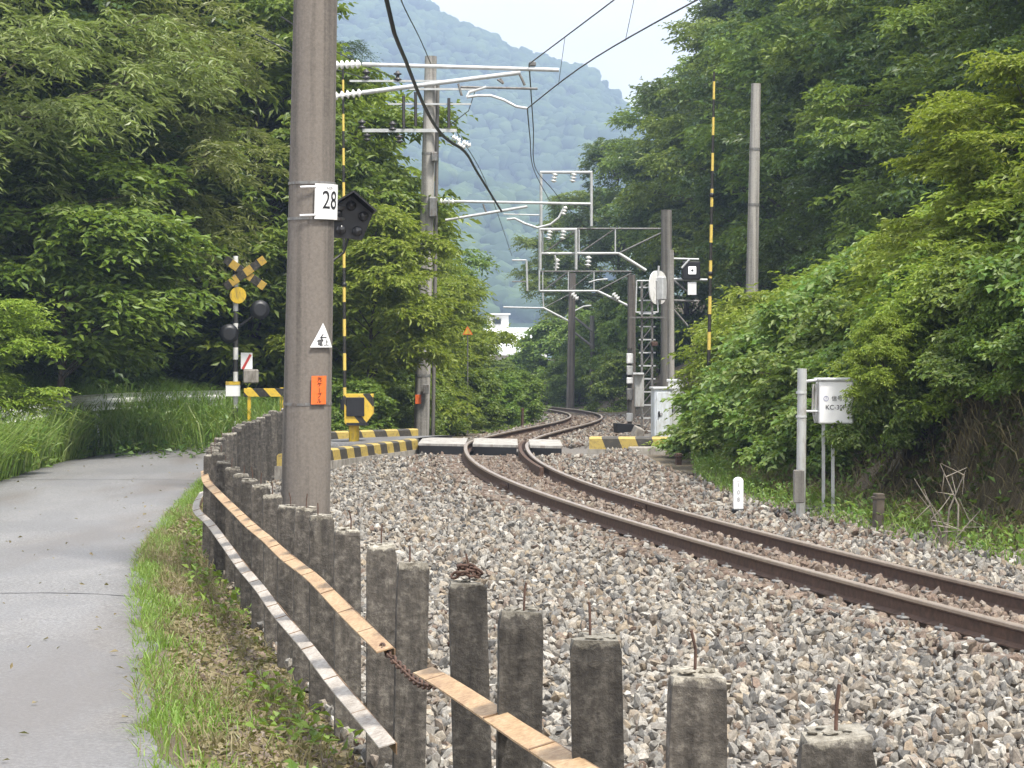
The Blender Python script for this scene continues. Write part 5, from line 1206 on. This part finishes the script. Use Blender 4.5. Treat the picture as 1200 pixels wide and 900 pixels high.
MB().box((xh - .6, DH + 5.5, 3.68), (2.0, 3.4, .12)).build('upper_roof', M['roof'], hs)
for x in (-.15,):
    wn = MB().box((xh - .5 + x, DH + 3.98, 3.1), (.7, .06, .5)).build('window', M['galv'], hs); MB().box((xh - .5 + x, DH + 3.94, 3.1), (.6, .04, .4)).build('pane', M['glass'], wn)

# ------------------------------------------------------------------ mountain
RX = np.array([-900, 0, 200, 330, 430, 490, 533, 583, 622, 650, 688, 706, 760, 1000, 1400, 2200]); RYp = np.array([-330, -235, -150, -75, -30, 2, 27, 46, 66, 80, 90, 104, 170, 220, 200, 120])
DM = 1750.
def ridge(X): return HC + (HY - np.interp(600 + X * FPX / DM, RX, RYp)) * DM / FPX
def mount(X, Y):
    t = np.clip((Y - 800) / (DM - 800), 0, 1.25); h = ridge(X) + 8
    z = -8 + h * np.where(t < 1, t ** 1.15, 1 - (t - 1) * 1.5)
    gull = (vnoise(X + Y * .25, Y * .4, 105, 61) - .5) * 60 * np.sin(np.pi * np.clip(t, 0, 1)) + (vnoise(X, Y, 38, 62) - .5) * 16 * (t > 0)
    return z + gull * (t < 1)
mx_, my_ = np.meshgrid(np.arange(-620, 621, 16.), np.arange(780, 1960, 16.)); mz_ = mount(mx_, my_)
a_, b_2 = mx_.shape; ii = np.arange(a_ * b_2).reshape(a_, b_2)
mo = link('mountain', npmesh('mountain', np.stack([mx_, my_, mz_], -1).reshape(-1, 3), np.stack([ii[:-1, :-1], ii[:-1, 1:], ii[1:, 1:], ii[1:, :-1]], -1).reshape(-1, 4), M['mountain'], True)); tag(mo, kind='structure')
ico = bmesh.new(); bmesh.ops.create_icosphere(ico, subdivisions=2, radius=1); JV = np.array([v.co[:] for v in ico.verts]); JF = np.array([[v.index for v in f.verts] for f in ico.faces]); ico.free()
n = 7600; r_m = np.random.default_rng(77)
Y_ = r_m.uniform(860, DM + 16, n); X_ = r_m.uniform(-290, 160, n); Z_ = mount(X_, Y_)
S_ = r_m.uniform(3.6, 7.4, n); an = r_m.uniform(0, 6.28, n)
tv = []
for k in range(8):
    q = np.random.default_rng(k); v = JV * (1 + q.normal(0, .13, (len(JV), 1))); v[:, 2] *= .95; tv.append(v)
tv = np.stack(tv)[r_m.integers(0, 8, n)]; ca, sa = np.cos(an)[:, None], np.sin(an)[:, None]
vv = np.stack([tv[..., 0] * ca - tv[..., 1] * sa, tv[..., 0] * sa + tv[..., 1] * ca, tv[..., 2]], -1) * S_[:, None, None] + np.stack([X_, Y_, Z_ + 1.2], 1)[:, None, :]
tag(link('mountain_forest', npmesh('mountain_forest', vv.reshape(-1, 3), (JF[None] + (np.arange(n) * 42)[:, None, None]).reshape(-1, 3), M['mountain'], True)), 'forest of rounded crowns covering the hazy blue mountain', 'forest', kind='stuff')

# ------------------------------------------------------------------ haze
hz, n_, bs_ = mat_new('haze_air'); n_.nodes.remove(bs_)
pv = node(n_, 'ShaderNodeVolumePrincipled', Density=.00068); pv.inputs['Color'].default_value = (.53, .70, 1, 1); pv.inputs['Anisotropy'].default_value = .2
n_.links.new(pv.outputs[0], n_.nodes['Material Output'].inputs['Volume'])
haze = MB().box((0, 925, 245), (1440, 2150, 512)).build('haze', hz); tag(haze, kind='stuff'); haze['label'] = 'thin blue summer haze filling the valley air'; haze['category'] = 'haze'
tris = sum(len(m.loop_triangles) or sum(len(p.vertices) - 2 for p in m.polygons) for m in bpy.data.meshes if m.users)
print('TRIS', tris)
